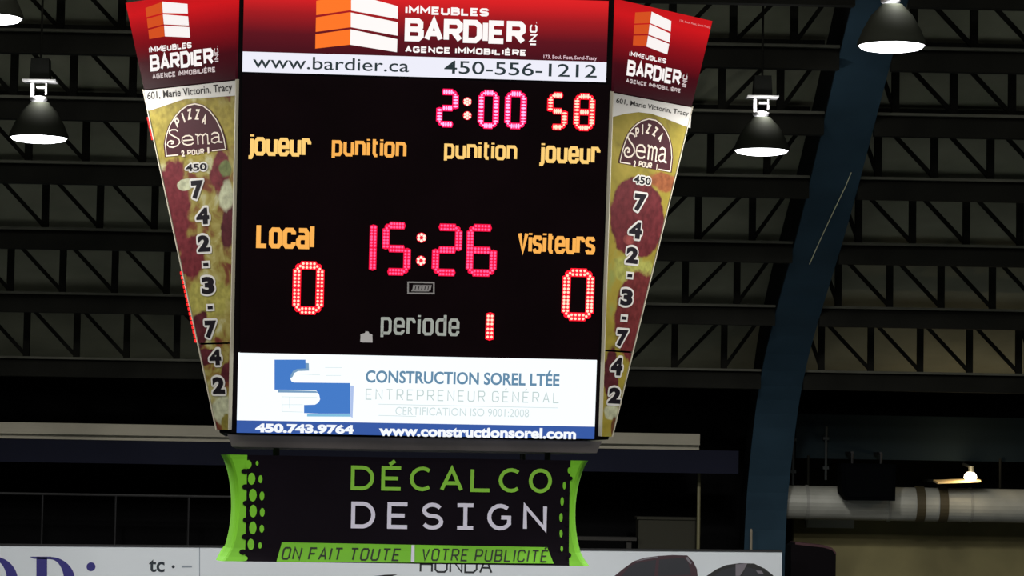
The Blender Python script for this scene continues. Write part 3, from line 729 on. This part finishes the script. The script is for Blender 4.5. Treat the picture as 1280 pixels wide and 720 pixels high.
wing(wingR, 'R', dict(
    strip=[(764, 113), (863, 134)], seam=[(752.5, 437), (790, 441)],
    stops=[(.3, (112, 96, 34)), (.45, (150, 136, 48)), (.6, (168, 150, 58)), (.75, (150, 158, 84))], scale=5,
    blobs=[(830, 228, 22, 12, (150, 84, 44), .4), (796, 273, 34, 52, (104, 30, 36), .12), (790, 338, 26, 20, (170, 170, 84), .4), (800, 400, 32, 60, (108, 36, 36), .15), (764, 470, 9, 34, DRED, .3), (786, 300, 7, 6, (150, 70, 66), .4), (765, 515, 9, 10, CRM, .4), (768, 535, 5, 14, (112, 70, 40), .3)],
    address=[(764, 114), (863, 134), (861, 160), (850, 156), (830, 148), (812, 142), (796, 140), (780, 142), (764, 146)],
    leds=[], white=[q4(4, 740, 0, p) for p in ([(290, 58), (388, 105), (385, 158), (282, 115)], [(280, 120), (384, 168), (380, 213), (274, 172)], [(272, 178), (378, 220), (368, 272), (264, 232)])],
    orange=[q4(4, 740, 0, p) for p in ([(208, 62), (287, 58), (280, 115), (204, 118)], [(203, 124), (278, 121), (273, 170), (200, 172)], [(199, 178), (270, 177), (263, 230), (196, 226)])],
    imm=(784.5, 70, 831, 73.4), bar=(781, 94, 850, 88), age=(780.4, 102.8, 849, 111), inc=(851, 91, 857, 109), tiny=(847.5, 27.5, 886, 33),
    addr_text=(767.6, 130.4, 859, 138.8), medal=medR, medal_lines=[((773, 202.6), (786, 204.6)), ((821, 211.4), (836, 214.2))],
    pizza=[('P', 794.4, 165.4, 14), ('I', 801, 161.6, 8), ('Z', 808.4, 161, -10), ('Z', 816.8, 164.4, -20), ('A', 823.4, 172, -34)], pz_h=.066,
    sema=(777.5, 194.6, 834, 174), pour=(796, 208, 813, 203.4), twoone=[('2', (789.2, 208.2, 793, 200.8)), ('1', (818, 212.6, 819.6, 205.2))],
    edge=.014,
    nums=[('450', (789.6, 228.4, 812, 222.0, 'r')), ('7', (791, 242.6, 805.4, 263.8)), ('4', (784.6, 278, 800, 297.6)), ('2', (781, 309, 795.4, 328.6)), ('-', (782, 342.2, 788.2, 346.2)), ('3', (774, 361.6, 788.4, 381.4)), ('-', (775.2, 395.4, 781, 399.4)),
          ('7', (769, 412.6, 782.4, 432.4)), ('4', (762, 447, 775.8, 468.4)), ('2', (759, 484.6, 773.6, 503.6))]))

# --- underside tray and hoist cables
tray = MB()
def tring(z, e): w = W / 2 + .02 + e; return [(-w, -A0 + .02 - e, z), (w, -A0 + .02 - e, z), (w, A0 - .02 + e, z), (-w, A0 - .02 + e, z)]
tray.prism(tring(-.09, -.03), tring(-.012, .0))
tr = tray.build('underside_tray', mat('tray_grey', (86, 80, 79), .6, 0, .3, 2.2), board)
for sx in (-1, 1):
    for sy in (-1, 1):
        t = MB(); t.tube((sx * .9, sy * .9, HB - .05), (sx * .9, sy * .9, 11.3 - ZB), .012, 8); t.build('hoist_cable', steel, board)

# ================================================================== BANNER HUNG UNDER THE BOARD
ban = empty('banner', board.location + Vector((0, 0, -.78)), PSI)
tag(ban, 'black and green fabric banner with pinched sides, hanging below the scoreboard', 'banner')
FB = Matrix.Translation(ban.location) @ Matrix.Rotation(PSI, 4, 'Z')
bpl = Plane((0, -A0, 0), (1, 0, 0), (0, 0, 1), FB)
zt_b = min((bpl.hit(275, 568)[1] + bpl.hit(740, 576)[1]) / 2, .78 - .105); zb_b = (bpl.hit(270, 702)[1] + bpl.hit(738, 707)[1]) / 2
ub_l = bpl.hit(275, 568)[0]; ub_r = bpl.hit(740, 575)[0]; UC = (ub_l + ub_r) / 2; HWID = (ub_r - ub_l) / 2
def waist(z):
    t = (z - zb_b) / (zt_b - zb_b)
    w = HWID - .075 * (4 * t * (1 - t)) ** .8
    if t < .12: w += .015 * (1 - t / .12)
    return w
RC = .10
def sec(z, ang_n=6):
    """half outline of the banner's section as points (x, y, s): front middle to the right side and back"""
    w = waist(z); dy = HWID - w
    pts = []
    yfnt = -A0 + dy * .55
    return w, yfnt
GREEN_L = bpl.hit(307.5, 640)[0]; GREEN_R = bpl.hit(712.5, 640)[0]
cl = MB(); NZ = 24
def section(z):
    w, y0 = sec(z)
    xs = []
    # front: left rounded corner, straight run, right rounded corner, then the sides and the back
    L = [(-w, y0 + RC * 3.2)] + [(-w + RC * .6 * (1 - math.cos(a * math.pi / 12)), y0 + RC * 3.0 * (1 - math.sin(a * math.pi / 12))) for a in range(0, 7)]
    run = [GREEN_L - UC] + [GREEN_L - UC + (GREEN_R - GREEN_L) * k / 10 for k in range(1, 10)] + [GREEN_R - UC]
    L += [(x, y0) for x in run]
    L += [(w - RC * .6 * (1 - math.cos(a * math.pi / 12)), y0 + RC * 3.0 * (1 - math.sin(a * math.pi / 12))) for a in range(6, -1, -1)] + [(w, y0 + RC * 3.2)]
    back = [(w, -y0), (-w, -y0)]
    return [(x + UC, y, z) for x, y in L + back]
secs = [section(zb_b + (zt_b - zb_b) * j / NZ) for j in range(NZ + 1)]
n = len(secs[0])
base = len(cl.v)
for s_ in secs: cl.v += s_
for j in range(NZ):
    for i in range(n):
        k = (i + 1) % n
        cl.f.append([base + j * n + i, base + j * n + k, base + (j + 1) * n + k, base + (j + 1) * n + i])
        xa = (secs[j][i][0] + secs[j][k][0]) / 2
        cl.mi.append(1 if (xa < GREEN_L - 1e-4 or xa > GREEN_R + 1e-4) else 0)
def ysurf(x, z):
    w, y0 = sec(z); d = w - RC * .6
    xx = abs(x - UC)
    if xx <= d: return y0
    c = min(1, max(0, (w - xx) / (RC * .6))); a = math.acos(1 - c) if c < 1 else math.pi / 2
    return y0 + RC * 3.0 * (1 - math.sin(a))
def bpoly(mb, uvs, off, mi):
    mb.poly([(u, ysurf(u, v) - off, v) for u, v in uvs], mi)
def ell(px, py, rx, ry, tilt=0, nn=12):
    u, v = bpl.hit(px, py); k = 2.38 / 462
    return [(u + (rx * math.cos(a) ) * k + tilt * ry * math.sin(a) * k, v + ry * math.sin(a) * k) for a in (2 * math.pi * i / nn for i in range(nn))]
# halftone dots beside both green ends; dark scallops bite into the green
for px, py, rx, ry, mi in [(310.5, 580.5, 4, 5.5, 1), (314.5, 598.5, 4.6, 7.6, 1), (316, 619, 4.8, 8, 1), (316.4, 639, 4.6, 8, 1), (316, 660, 4.6, 8, 1), (313.6, 680.5, 4.2, 7, 1), (306, 698, 3.6, 3.2, 1),
                           (321.4, 579, 1.8, 3, 1), (325.6, 599, 2.6, 5, 1), (327.4, 620, 3, 5.8, 1), (327.8, 640.6, 3, 5.6, 1), (327.2, 661, 2.8, 5, 1), (325, 682, 2.2, 4, 1),
                           (306, 589, 4.5, 3.2, 0), (307, 608.6, 4.6, 3.4, 0), (308, 629, 4.6, 3.4, 0), (308, 650, 4.6, 3.4, 0), (306.5, 671, 4.6, 3.4, 0), (304, 690, 5, 3.4, 0),
                           (712, 588, 2.2, 4, 1), (706, 607, 2, 5, 1), (703.4, 627, 2.2, 5.6, 1), (702, 647, 2.2, 5.6, 1), (702, 667, 2, 5, 1), (702.6, 686, 1.8, 3.6, 1),
                           (714, 598, 2.2, 2.6, 0), (711, 617, 2.2, 2.6, 0), (709.6, 636, 2.2, 2.6, 0), (709, 656, 2.2, 2.6, 0), (709.4, 676, 2.2, 2.6, 0), (712, 694, 2.4, 3, 0)]:
    bpoly(cl, ell(px, py, rx, ry), .004 + (.003 if mi == 0 else 0), mi)
# dark corner curve at the foot of the right end
cloth = cl.build('cloth', [mat('banner_black', (14, 8, 16), .8, 0, .15, 3, .08), mat('banner_green', (112, 186, 28), .7, 0, .12, 3)], ban)
mb = MB()
strip = [bpl.hit(*p) for p in ((345.5, 702), (692, 704.4), (684.5, 684.2), (352.5, 678))]
N = 16
for i in range(N):
    f0, f1 = i / N, (i + 1) / N
    lp = lambda a, b, f: (a[0] + (b[0] - a[0]) * f, a[1] + (b[1] - a[1]) * f)
    for j in range(8):
        g0, g1 = j / 8, (j + 1) / 8
        bpoly(mb, [lp(lp(strip[0], strip[1], f), lp(strip[3], strip[2], f), g) for f, g in ((f0, g0), (f1, g0), (f1, g1), (f0, g1))], .005, 0)
mb.build('green_band', mat('banner_green', (112, 186, 28)), ban)
def bletter(polys, m_, off=.006):
    mb = MB()
    for f in polys:
        a, b_, c_, d_ = f
        for k in range(6):           # cut into short pieces that follow the curved cloth
            lq = lambda p, q, t: (p[0] + (q[0] - p[0]) * t, p[1] + (q[1] - p[1]) * t)
            bpoly(mb, [lq(a, d_, k / 6), lq(b_, c_, k / 6), lq(b_, c_, (k + 1) / 6), lq(a, d_, (k + 1) / 6)], off, 0)
    return mb.build('lettering', m_, ban)
bg_m = mat('banner_letter_green', (128, 190, 52), .7); bw_m = mat('banner_letter_white', (212, 208, 226), .7)
bletter(stroke_text('DÉCALCO', *bpl.rect(438.4, 612.6, 690.6, 586), .15, gap=.55, subs=ROUND), bg_m)
bletter(stroke_text('DESIGN', *bpl.rect(438.8, 660.4, 684.6, 630.8), .15, gap=.8, subs=dict(ROUND, I='i2')), bw_m)
dk = mat('banner_ink', (26, 34, 16), .7)
bletter(stroke_text('ON FAIT TOUTE', *bpl.rect(351, 699.4, 499, 685.6), .13, gap=.6, space=.75, slant=.22), dk, .008)
bletter(stroke_text('VOTRE PUBLICITÉ', *bpl.rect(526, 700.8, 684, 687.6), .12, gap=.6, space=.75, slant=.16), dk, .008)
mb = MB(); bpoly(mb, [bpl.hit(*p) for p in ((513.6, 702.6), (518, 702.6), (518.4, 681.4), (514.6, 681.4))], .008, 0); mb.build('divider', bw_m, ban)
rod = MB()
for sx in (-1, 1):
    rod.tube((sx * .9, -.9, zt_b - .05), (sx * .9, -.9, .78 - .092), .02, 8); rod.tube((sx * .9, .9, zt_b - .05), (sx * .9, .9, .78 - .092), .02, 8)
for a, b in (((-.9, -.9), (.9, -.9)), ((.9, -.9), (.9, .9)), ((.9, .9), (-.9, .9)), ((-.9, .9), (-.9, -.9))): rod.tube((a[0], a[1], zt_b - .05), (b[0], b[1], zt_b - .05), .02, 8)
rod.build('hanging_frame', steel, ban)

# ================================================================== LAMPS
shade_m = mat('spun_aluminium', (38, 40, 33), .85, 0, 0, 6, .1); lens_m = glow('lamp_lens', (250, 250, 255), 7.0)
metal_l = mat('galvanised', (190, 190, 190), .35, .6); box_m = mat('ballast_grey', (26, 27, 24), .8, 0, 0, 6, .1)
def roof_z(d):
    for (d0, z0), (d1, z1) in zip(ROOF[:-1], ROOF[1:]):
        if d1 <= d <= d0: return z0 + (z1 - z0) * (d - d0) / (d1 - d0)
    return 11
def highbay(px, py, wpx, d, label):
    p = at(px, py, d); R = wpx / 2 / F_PX * (p - CAM).dot(FW); k = R / .26
    root = empty('high_bay_lamp', p); tag(root, label, 'lamp', 'high bay lamps hanging from the roof')
    s = MB(); s.lathe([(R * 1.0, .0), (R * 1.03, .0), (R * 1.02, .03 * k), (R * .86, .13 * k), (R * .62, .24 * k), (R * .36, .31 * k), (R * .32, .325 * k), (R * .3, .31 * k), (R * .6, .225 * k), (R * .98, .01 * k)], n=36)
    s.build('reflector', shade_m, root, True)
    l = MB(); l.lathe([(R * .99, .012 * k), (R * .9, -.015 * k), (R * .65, -.028 * k), (R * .35, -.034 * k), (.001, -.036 * k)], n=36)
    l.build('lens', lens_m, root, True)
    n_ = MB()
    n_.lathe([(.02 * k, .31 * k), (.05 * k, .33 * k), (.075 * k, .345 * k), (.08 * k, .37 * k), (.03 * k, .385 * k), (.001, .385 * k)], (-.01, 0, 0), 16)
    n_.build('lamp_socket', metal_l, root, True)
    a = MB(); a.box(-.085 * k, -.055 * k, -.02, .02, .37 * k, .50 * k); a.box(.05 * k, .062 * k, -.02, .02, .40 * k, .50 * k); a.box(-.03 * k, .06 * k, -.03, .03, .455 * k, .47 * k)
    a.build('bracket', metal_l, root)
    b = MB(); b.box(-.15 * k, .15 * k, -.1 * k, .1 * k, .51 * k, .525 * k, 1); b.prism([(-.09 * k, -.08 * k, .525 * k), (.09 * k, -.08 * k, .525 * k), (.09 * k, .08 * k, .525 * k), (-.09 * k, .08 * k, .525 * k)], [(-.08 * k, -.07 * k, .72 * k), (.08 * k, -.07 * k, .72 * k), (.08 * k, .07 * k, .72 * k), (-.08 * k, .07 * k, .72 * k)], 0)
    b.build('ballast_box', [box_m, metal_l], root)
    c = MB(); c.tube((0, 0, .7 * k), (0, 0, roof_z(p.y) - p.z + .03), .009, 8); c.build('suspension_rod', chord_m, root)
    sp = bpy.data.lights.new('lamp_light', 'SPOT'); sp.energy = LAMP_SPOT; sp.spot_size = math.radians(168); sp.spot_blend = .35; sp.shadow_soft_size = R * .8; sp.color = (1, .98, .95)
    so = bpy.data.objects.new('lamp_light', sp); C.objects.link(so); so.parent = root; so.location = (0, 0, -.12 * k)
    # light leaking up through the open neck onto socket, bracket and ballast
    up = bpy.data.lights.new('neck_light', 'POINT'); up.energy = 6.5; up.shadow_soft_size = .03; up.color = (1, .98, .97)
    uo = bpy.data.objects.new('neck_light', up); C.objects.link(uo); uo.parent = root; uo.location = (.02, -.12 * k, .40 * k)
highbay(48.5, 173, 72, 21.0, 'lit round high bay lamp left of the scoreboard, below the corner lamp')
highbay(952, 189, 68, 21.6, 'lit round high bay lamp between scoreboard and blue arch')
highbay(1114.5, 58, 84, 18.2, 'lit round high bay lamp in front of the blue arch, top right')
highbay(-13, 23, 82, 18.2, 'lit round high bay lamp cut by the top left corner of the picture')

# ================================================================== FAR SIDE
D0 = 28.0
# long pale ledge and dark fascia of the far stand
xe = at(875, 541, D0).x
p0 = at(0, 527.5, D0).z; p1 = at(0, 541.5, D0).z; XL = -13.8
lg_ = MB(); lg_.box(XL, xe, D0, D0 + .5, p1, p0)
lg_.box(XL, xe, D0 + .08, D0 + .4, p1 - .05, p1)
tag(lg_.build('gallery_ledge', mat('pale_concrete', (172, 166, 148), .8, 0, .15, 1.2)), 'long pale concrete ledge running behind the scoreboard under the dark roof', 'ledge')
fz = at(0, 577, D0).z
fa = MB(); fa.box(XL, RIB_X - .3, D0 + .1, D0 + .22, fz, p1 - .052)
tag(fa.build('trim_1', mat('navy_fascia', (28, 30, 44), .8, 0, .15, 1, .1)), kind='structure')
fr_ = MB(); fr_.box(RIB_X + .35, 14, D0 + .6, D0 + .72, at(1130, 575, D0 + .6).z, at(1130, 520, D0 + .6).z)
tag(fr_.build('trim_2', mat('teal_fascia', (24, 34, 38), .8, 0, .15, 1, .1)), kind='structure')
# stand floor under everything on the far side
sf = MB(); sf.box(-14, 16, 27.5, 29.6, 0, at(500, 745, 28).z)
tag(sf.build('floor_stand', wall_dark), kind='structure')
ZS = at(500, 745, 28).z

# advertising board
SD = 27.3
spl = Plane((0, SD, 0), (1, 0, 0), (0, 0, 1))
sb = empty('ad_board', (at(480, 700, SD).x, SD, ZS - .3))
tag(sb, 'long white advertising board along the bottom, partly behind the green banner', 'sign')
spl2 = Plane((-sb.location.x, 0, -sb.location.z), (1, 0, 0), (0, 0, 1), None)
FS = Matrix.Translation(sb.location)
spl = Plane((0, 0, 0), (1, 0, 0), (0, 0, 1), FS)
tl = spl.hit(-60, 681.7); trr = spl.hit(977.5, 690)
drop = .95
pan = MB(); spl.slab(pan, [(tl[0], tl[1] - drop), (trr[0], trr[1] - drop), trr, tl], -.05, 0)
panel_o = pan.build('panel', mat('board_white', (232, 238, 243), .5, 0, .03, 1), sb)
cap = MB(); cap.prism([spl.p(*tl, -.06), spl.p(*tl, .012), spl.p(tl[0], tl[1] + .02, .012), spl.p(tl[0], tl[1] + .02, -.06)], [spl.p(*trr, -.06), spl.p(*trr, .012), spl.p(trr[0], trr[1] + .02, .012), spl.p(trr[0], trr[1] + .02, -.06)])
cap.build('top_rail', mat('rail_dark', (24, 24, 26), .6), sb)
for x in (-58, 250, 500, 740, 970):
    pp = MB(); u = spl.hit(x, 700)[0]; pp.box(u - .03, u + .03, .06, .12, ZS - sb.location.z, tl[1] - .2); pp.build('support_post', steel, sb)
navy = mat('ad_navy', (52, 46, 132), .6); inkb = mat('ad_ink', (34, 46, 56), .6); gry = mat('ad_grey', (150, 160, 172), .6); thn = mat('ad_black', (40, 44, 50), .6)
mb = MB(); pxk = (spl.hit(110, 700)[0] - spl.hit(100, 700)[0]) / 10
def serif(pts_out, pts_in):
    k = len(pts_out)
    for i in range(k - 1): spl.polys(mb, [[pts_out[i], pts_out[i + 1], pts_in[i + 1], pts_in[i]]], .002)
def ellpts(cx, cy, rx, ry, a0, a1, n=20): return [(cx + rx * math.cos(math.radians(a0 + (a1 - a0) * i / n)), cy + ry * math.sin(math.radians(a0 + (a1 - a0) * i / n))) for i in range(n + 1)]
cO = spl.hit(-9, 727); rO = 31.5 * pxk
serif(ellpts(*cO, rO, rO, 0, 360, 40), ellpts(*cO, rO * .56, rO * .86, 0, 360, 40))
cD = spl.hit(62, 727)
serif(ellpts(*cD, 32 * pxk, 31 * pxk, 90, -90), ellpts(*cD, 18 * pxk, 28 * pxk, 90, -90))
for p in ([(45.5, 696.4), (59, 696.4), (59, 757.6), (45.5, 757.6)], [(37, 695.8), (64, 695.8), (64, 699), (42, 698.4)], [(37, 755), (64, 755), (64, 758.2), (37, 758.2)]): spl.px(mb, p, .002)
c = spl.hit(113.8, 708.4); spl.polys(mb, [ellpts(*c, 5.6 * pxk, 5.6 * pxk, 0, 342, 19)], .002)
mb.build('lettering', navy, panel_o)
mb = MB(); spl.polys(mb, font_polys('tc', *spl.rect(186, 715, 206, 699.4), .02), .002)
c = spl.hit(216.6, 708.4); spl.polys(mb, [ellpts(*c, 2 * pxk, 2 * pxk, 0, 330, 11)], .002); mb.build('lettering', inkb, panel_o)
mb = MB(); spl.px(mb, [(227, 707), (240, 707), (240, 709.4), (227, 709.4)], .002); mb.build('lettering', gry, panel_o)
mb = MB(); spl.polys(mb, stroke_text('HONDA', *spl.rect(524.4, 715.6, 615.8, 696), .11, gap=.3), .002); mb.build('lettering', thn, panel_o)
# a hairline joint between two sheets
mb = MB(); spl.px(mb, [(249, 683.6), (250, 683.6), (250, 760), (249, 760)], .0015); mb.build('sheet_joint', gry, panel_o)
def carp(body, glass, shine, mats):
    mb = MB()
    spl.px(mb, body, .002, 0)
    for g in glass: spl.px(mb, g, .0025, 1)
    for g in shine: spl.px(mb, g, .003, 2)
    mb.build('printed_car', mats, panel_o)
cr = lambda pts: [(750 + x / 4.13, 670 + y / 4.13) for x, y in pts]
dkr = mat('car_maroon', (66, 36, 46), .5); dkg = mat('car_glass', (40, 42, 50), .5); shn = mat('car_shine', (128, 122, 130), .5); cbk = mat('car_black', (30, 30, 30), .5)
carp(cr([(20, 330), (20, 240), (75, 206), (125, 165), (175, 130), (230, 112), (300, 103), (375, 98), (450, 100), (480, 130), (500, 170), (506, 220), (520, 330)]),
     [cr([(110, 206), (150, 160), (185, 140), (290, 122), (280, 206)]), cr([(305, 122), (300, 206), (470, 200), (455, 135), (430, 112)])],
     [cr([(180, 133), (230, 114), (300, 106), (300, 111), (235, 121)]), cr([(440, 112), (452, 108), (474, 140), (466, 146)])], [dkr, dkg, shn])
carp(cr([(530, 330), (530, 240), (550, 206), (600, 172), (650, 150), (720, 140), (795, 142), (850, 168), (890, 200), (925, 240), (925, 330)]),
     [cr([(590, 206), (630, 175), (690, 160), (740, 158), (710, 206)]), cr([(755, 160), (735, 206), (850, 206), (820, 175)])],
     [cr([(700, 146), (760, 142), (740, 180), (722, 206), (700, 206)]), cr([(805, 178), (835, 180), (845, 196), (815, 192)])], [cbk, dkg, shn])
carp([(452, 745), (456, 728), (468, 720), (482, 718.4), (497, 718), (488, 721), (500, 728), (520, 736), (530, 745)], [], [], [cbk, dkg, shn])

# things on the dark stand, left and middle
pole = MB(); a = at(873, 660, 28.5); b = at(873, 577, 28.5); pole.tube((a.x, 28.5, ZS), (a.x, 28.5, b.z), .018, 10); pole.lathe([(.05, 0), (.05, .02), (.02, .03)], (a.x, 28.5, ZS), 12)
tag(pole.build('support_pole', mat('pole_cream', (120, 116, 84), .5)), 'thin upright pale pole on the dark stand, between scoreboard and arch', 'pole')
ca = MB(); a = at(797, 679, 28.8); b = at(872, 650, 28.8); ca.box(a.x, b.x, 28.7, 29.1, ZS, b.z); ca.box(a.x - .02, b.x + .02, 28.68, 29.12, b.z, b.z + .025)
tag(ca.build('storage_bin', mat('olive_bin', (46, 45, 32), .8)), 'low dark olive bin on the stand behind the white advertising board', 'bin')
gr = empty('guard_rail', (at(200, 619, 28.6).x, 28.6, ZS)); tag(gr, 'thin dark guard rail in the shadowed stand left of the green banner', 'railing')
zr = at(150, 619, 28.6).z - ZS; xa = at(-40, 619, 28.6).x - gr.location.x; xb = at(330, 619, 28.6).x - gr.location.x
t = MB(); t.tube((xa, 0, zr), (xb, 0, zr), .014, 8); t.build('handrail', mat('rail_grey', (52, 52, 52), .6, .2), gr)
for i in range(5):
    t = MB(); x = xa + (xb - xa) * (i + .02) / 4.05; t.tube((x, 0, 0), (x, 0, zr), .012, 8); t.build('post', black_m, gr)
lr = MB(); z = at(755, 671, 28.7).z; a = at(640, 671, 28.7).x; b = at(795, 671, 28.7).x
lr.box(a, b, 28.6, 28.9, z - .035, z); [lr.box(x, x + .05, 28.65, 28.85, ZS, z - .035) for x in (a + .05, (a + b) / 2, b - .1)]
tag(lr.build('bench', mat('bench_grey', (52, 50, 46), .8)), 'low grey bench edge behind the board, right of the green banner', 'bench')

# right bay: duct, loudspeaker, wall lamp, conduits
DD = 28.55
dz = at(1120, 630, DD).z; xs0 = at(964, 630, DD).x; xs1 = 9.5; rad = 21 / F_PX * DD
du = empty('ventilation_duct', (xs0, DD, dz)); tag(du, 'round silver ventilation duct running along the wall right of the blue arch', 'duct')
t = MB(); t.tube((0, 0, 0), (xs1 - xs0, 0, 0), rad, 28)
t.build('pipe', mat('galvanised_duct', (168, 168, 158), .5, .12, .1, 5), du, False)
for k in range(7):
    x = .35 + k * .85; q = MB(); q.tube((x, 0, 0), (x + .03, 0, 0), rad + .008, 28); q.build('seam_band', mat('galvanised_band', (150, 150, 142), .5, .12), du)
for px in (1148.5, 1177):
    x = at(px, 630, DD).x - xs0; q = MB(); q.tube((x - .045, 0, 0), (x + .045, 0, 0), rad + .014, 28); q.box(x - .03, x + .03, .02, .6, -.03, .03)
    q.build('strap', mat('strap_brown', (70, 62, 40), .7), du)
for px in (1010, 1250):
    x = at(px, 630, DD).x - xs0; q = MB(); q.tube((x, 0, rad - .01), (x, 0, at(1130, 575, 28.6).z - dz + .03), .012, 8); q.build('hanger', chord_m, du)

SPD = 28.05
sp_ = empty('loudspeaker', at(1086, 626, SPD)); tag(sp_, 'black loudspeaker box hanging in front of the silver duct', 'loudspeaker')
o = sp_.location
U = lambda px, py: ((at(px, py, SPD) - o).x, (at(px, py, SPD) - o).z)
prf = [U(1060, 625.5), U(1119, 626), U(1120, 580), U(1051, 579), U(1052, 615)]
t = MB(); t.prism([(x, 0, z) for x, z in prf], [(x, .3, z) for x, z in prf]); t.build('housing', mat('speaker_black', (4, 5, 7), .9, 0, 0, 6, .03), sp_)
t = MB(); gr2 = [U(1064, 621), U(1115, 621.6), U(1116, 584), U(1056, 583), U(1057, 613)]; t.prism([(x, -.012, z) for x, z in gr2], [(x, .01, z) for x, z in gr2]); t.build('grille', mat('grille_black', (6, 7, 9), .9, 0, 0, 6, .03), sp_)
t = MB(); zt = at(1130, 575, 28.6).z - o.z + .06
for x in (U(1068, 580)[0], U(1104, 580)[0]): t.tube((x, .15, U(1086, 580)[1] - .01), (x, .15, zt), .015, 8); t.bar((x, .15, zt), (x, .66, zt), .03, .03)
t.build('bracket', black_m, sp_)

WLD = 28.25
wl = empty('wall_lamp', at(1212, 600, WLD)); tag(wl, 'small bright warm lamp with a tilted reflector above the silver duct', 'lamp')
o = wl.location; U = lambda px, py: ((at(px, py, WLD) - o).x, (at(px, py, WLD) - o).z)
t = MB(); c0 = U(1213, 596.4); rb = 8.2 / F_PX * WLD
t.lathe([(.001, -rb * .75), (rb * .6, -rb * .62), (rb, -rb * .1), (rb * .92, rb * .35), (rb * .55, rb * .75), (.001, rb * .86)], (c0[0], 0, c0[1]), 20)
t.build('bulb', glow('bulb_warm', (255, 240, 214), 5.0), wl, True)
t = MB(); a = U(1170, 602.4); b = U(1224, 600.2); t.prism([(a[0], -.09, a[1] - .02), (b[0], -.09, b[1] - .02), (b[0], .16, b[1]), (a[0], .16, a[1])], [(a[0], -.09, a[1]), (b[0], -.09, b[1]), (b[0], .16, b[1] + .02), (a[0], .16, a[1] + .02)])
t.build('reflector', mat('reflector_cream', (226, 196, 140), .5), wl)
t = MB(); q = U(1214, 590); t.tube((q[0], 0, q[1] - .01), (q[0], 0, q[1] + .06), .03, 12); t.tube((q[0], 0, q[1] + .05), (q[0], .42, q[1] + .08), .016, 8); t.bar((a[0] + .1, .15, a[1] + .01), (a[0] + .1, 1.3, a[1] + .01), .03, .03)
t.build('arm', steel, wl)
pl_ = bpy.data.lights.new('bulb_light', 'POINT'); pl_.energy = 7; pl_.color = (1, .8, .5); pl_.shadow_soft_size = .06
po = bpy.data.objects.new('bulb_light', pl_); C.objects.link(po); po.parent = wl; po.location = (c0[0] - .05, -.16, c0[1] + .03)

for px, y0, y1, lab in ((992, 606, 533, 'thin grey conduit dropping to the silver duct, nearest the blue arch'), (1033, 600, 533, 'thin grey conduit on the dark fascia, between arch and loudspeaker')):
    a = at(px, y0, 28.5); b = at(px, y1, 28.5); t = MB(); t.tube((a.x, 28.55, a.z), (a.x, 28.55, b.z), .013, 8)
    for f in (.2, .75):
        z = a.z + (b.z - a.z) * f; t.box(a.x - .03, a.x + .03, 28.54, 28.62, z, z + .03)
    tag(t.build('conduit', mat('conduit_grey', (44, 48, 48), .8)), lab, 'conduit')
wp = MB(); a = at(1009, 658, 29.15); b = at(1066, 645.6, 29.15); wp.box(a.x, b.x, 29.1, 29.2, a.z, b.z); wp.box(a.x - .012, b.x + .012, 29.12, 29.2, a.z - .012, b.z + .012)
tag(wp.build('wall_box', mat('pale_box', (190, 190, 180), .6)), 'pale grey oblong box on the beige wall just under the duct', 'box')
cb = empty('equipment_case', (at(1016, 700, 27.6).x, 27.75, ZS)); tag(cb, 'dark tall case with maroon top edge, right of the white board', 'case')
o = cb.location; U = lambda px, py: (at(px, py, 27.6).x - o.x, at(px, py, 27.6).z - o.z)
pr = [U(988, 760)[0], U(1044, 760)[0]]; 
sh = [(pr[0], 0), (pr[1], 0), U(1045, 692), U(1040, 686), U(1030, 683), U(994, 679), U(989, 682)]
t = MB(); t.prism([(x, -.15, z) for x, z in sh], [(x, .25, z) for x, z in sh]); t.build('shell', mat('case_black', (10, 6, 9), .8, 0, 0, 6, .1), cb)
t = MB(); tp = [U(994, 679), U(1030, 683), U(1040, 686), U(1045, 692)]
for p, q in zip(tp[:-1], tp[1:]): t.prism([(p[0], -.155, p[1] - .012), (p[0], .255, p[1] - .012), (p[0], .255, p[1] + .012), (p[0], -.155, p[1] + .012)], [(q[0], -.155, q[1] - .012), (q[0], .255, q[1] - .012), (q[0], .255, q[1] + .012), (q[0], -.155, q[1] + .012)])
t.build('top_edge', mat('case_maroon', (64, 22, 30), .6), cb)

# a thin cable on the arch's right edge, its highlight put into the colour, and a stake behind the board
def rib_d(py):
    best = None
    for (d0, z0), (d1, z1) in zip(RIB_IN[:-1], RIB_IN[1:]):
        for k in range(20):
            d = d0 + (d1 - d0) * k / 20; z = z0 + (z1 - z0) * k / 20; e = abs(at(1030, py, d).z - z)
            if best is None or e < best[0]: best = (e, d)
    return best[1]
t = MB(); pts = [at(px, py, rib_d(py) - .03) for px, py in ((1064, 216), (1057, 233), (1043, 262), (1029, 292), (1019, 314), (1012, 330))]
for p, q in zip(pts[:-1], pts[1:]): t.tube(p, q, .0045, 6)
tag(t.build('cable', mat('cable_highlight', (226, 226, 190), .5)), 'thin pale cable slanting down across the blue arch', 'cable')
t = MB(); a = at(939, 661, 28.2); t.tube((a.x, 28.2, ZS), (a.x, 28.2, a.z - .03), .014, 10); t.tube((a.x, 28.2, a.z - .03), (a.x, 28.2, a.z), .014, 10, 0, .008)
tag(t.build('stake', mat('stake_pale', (150, 140, 120), .6)), 'short pale stake behind the right end of the white advertising board', 'stake')
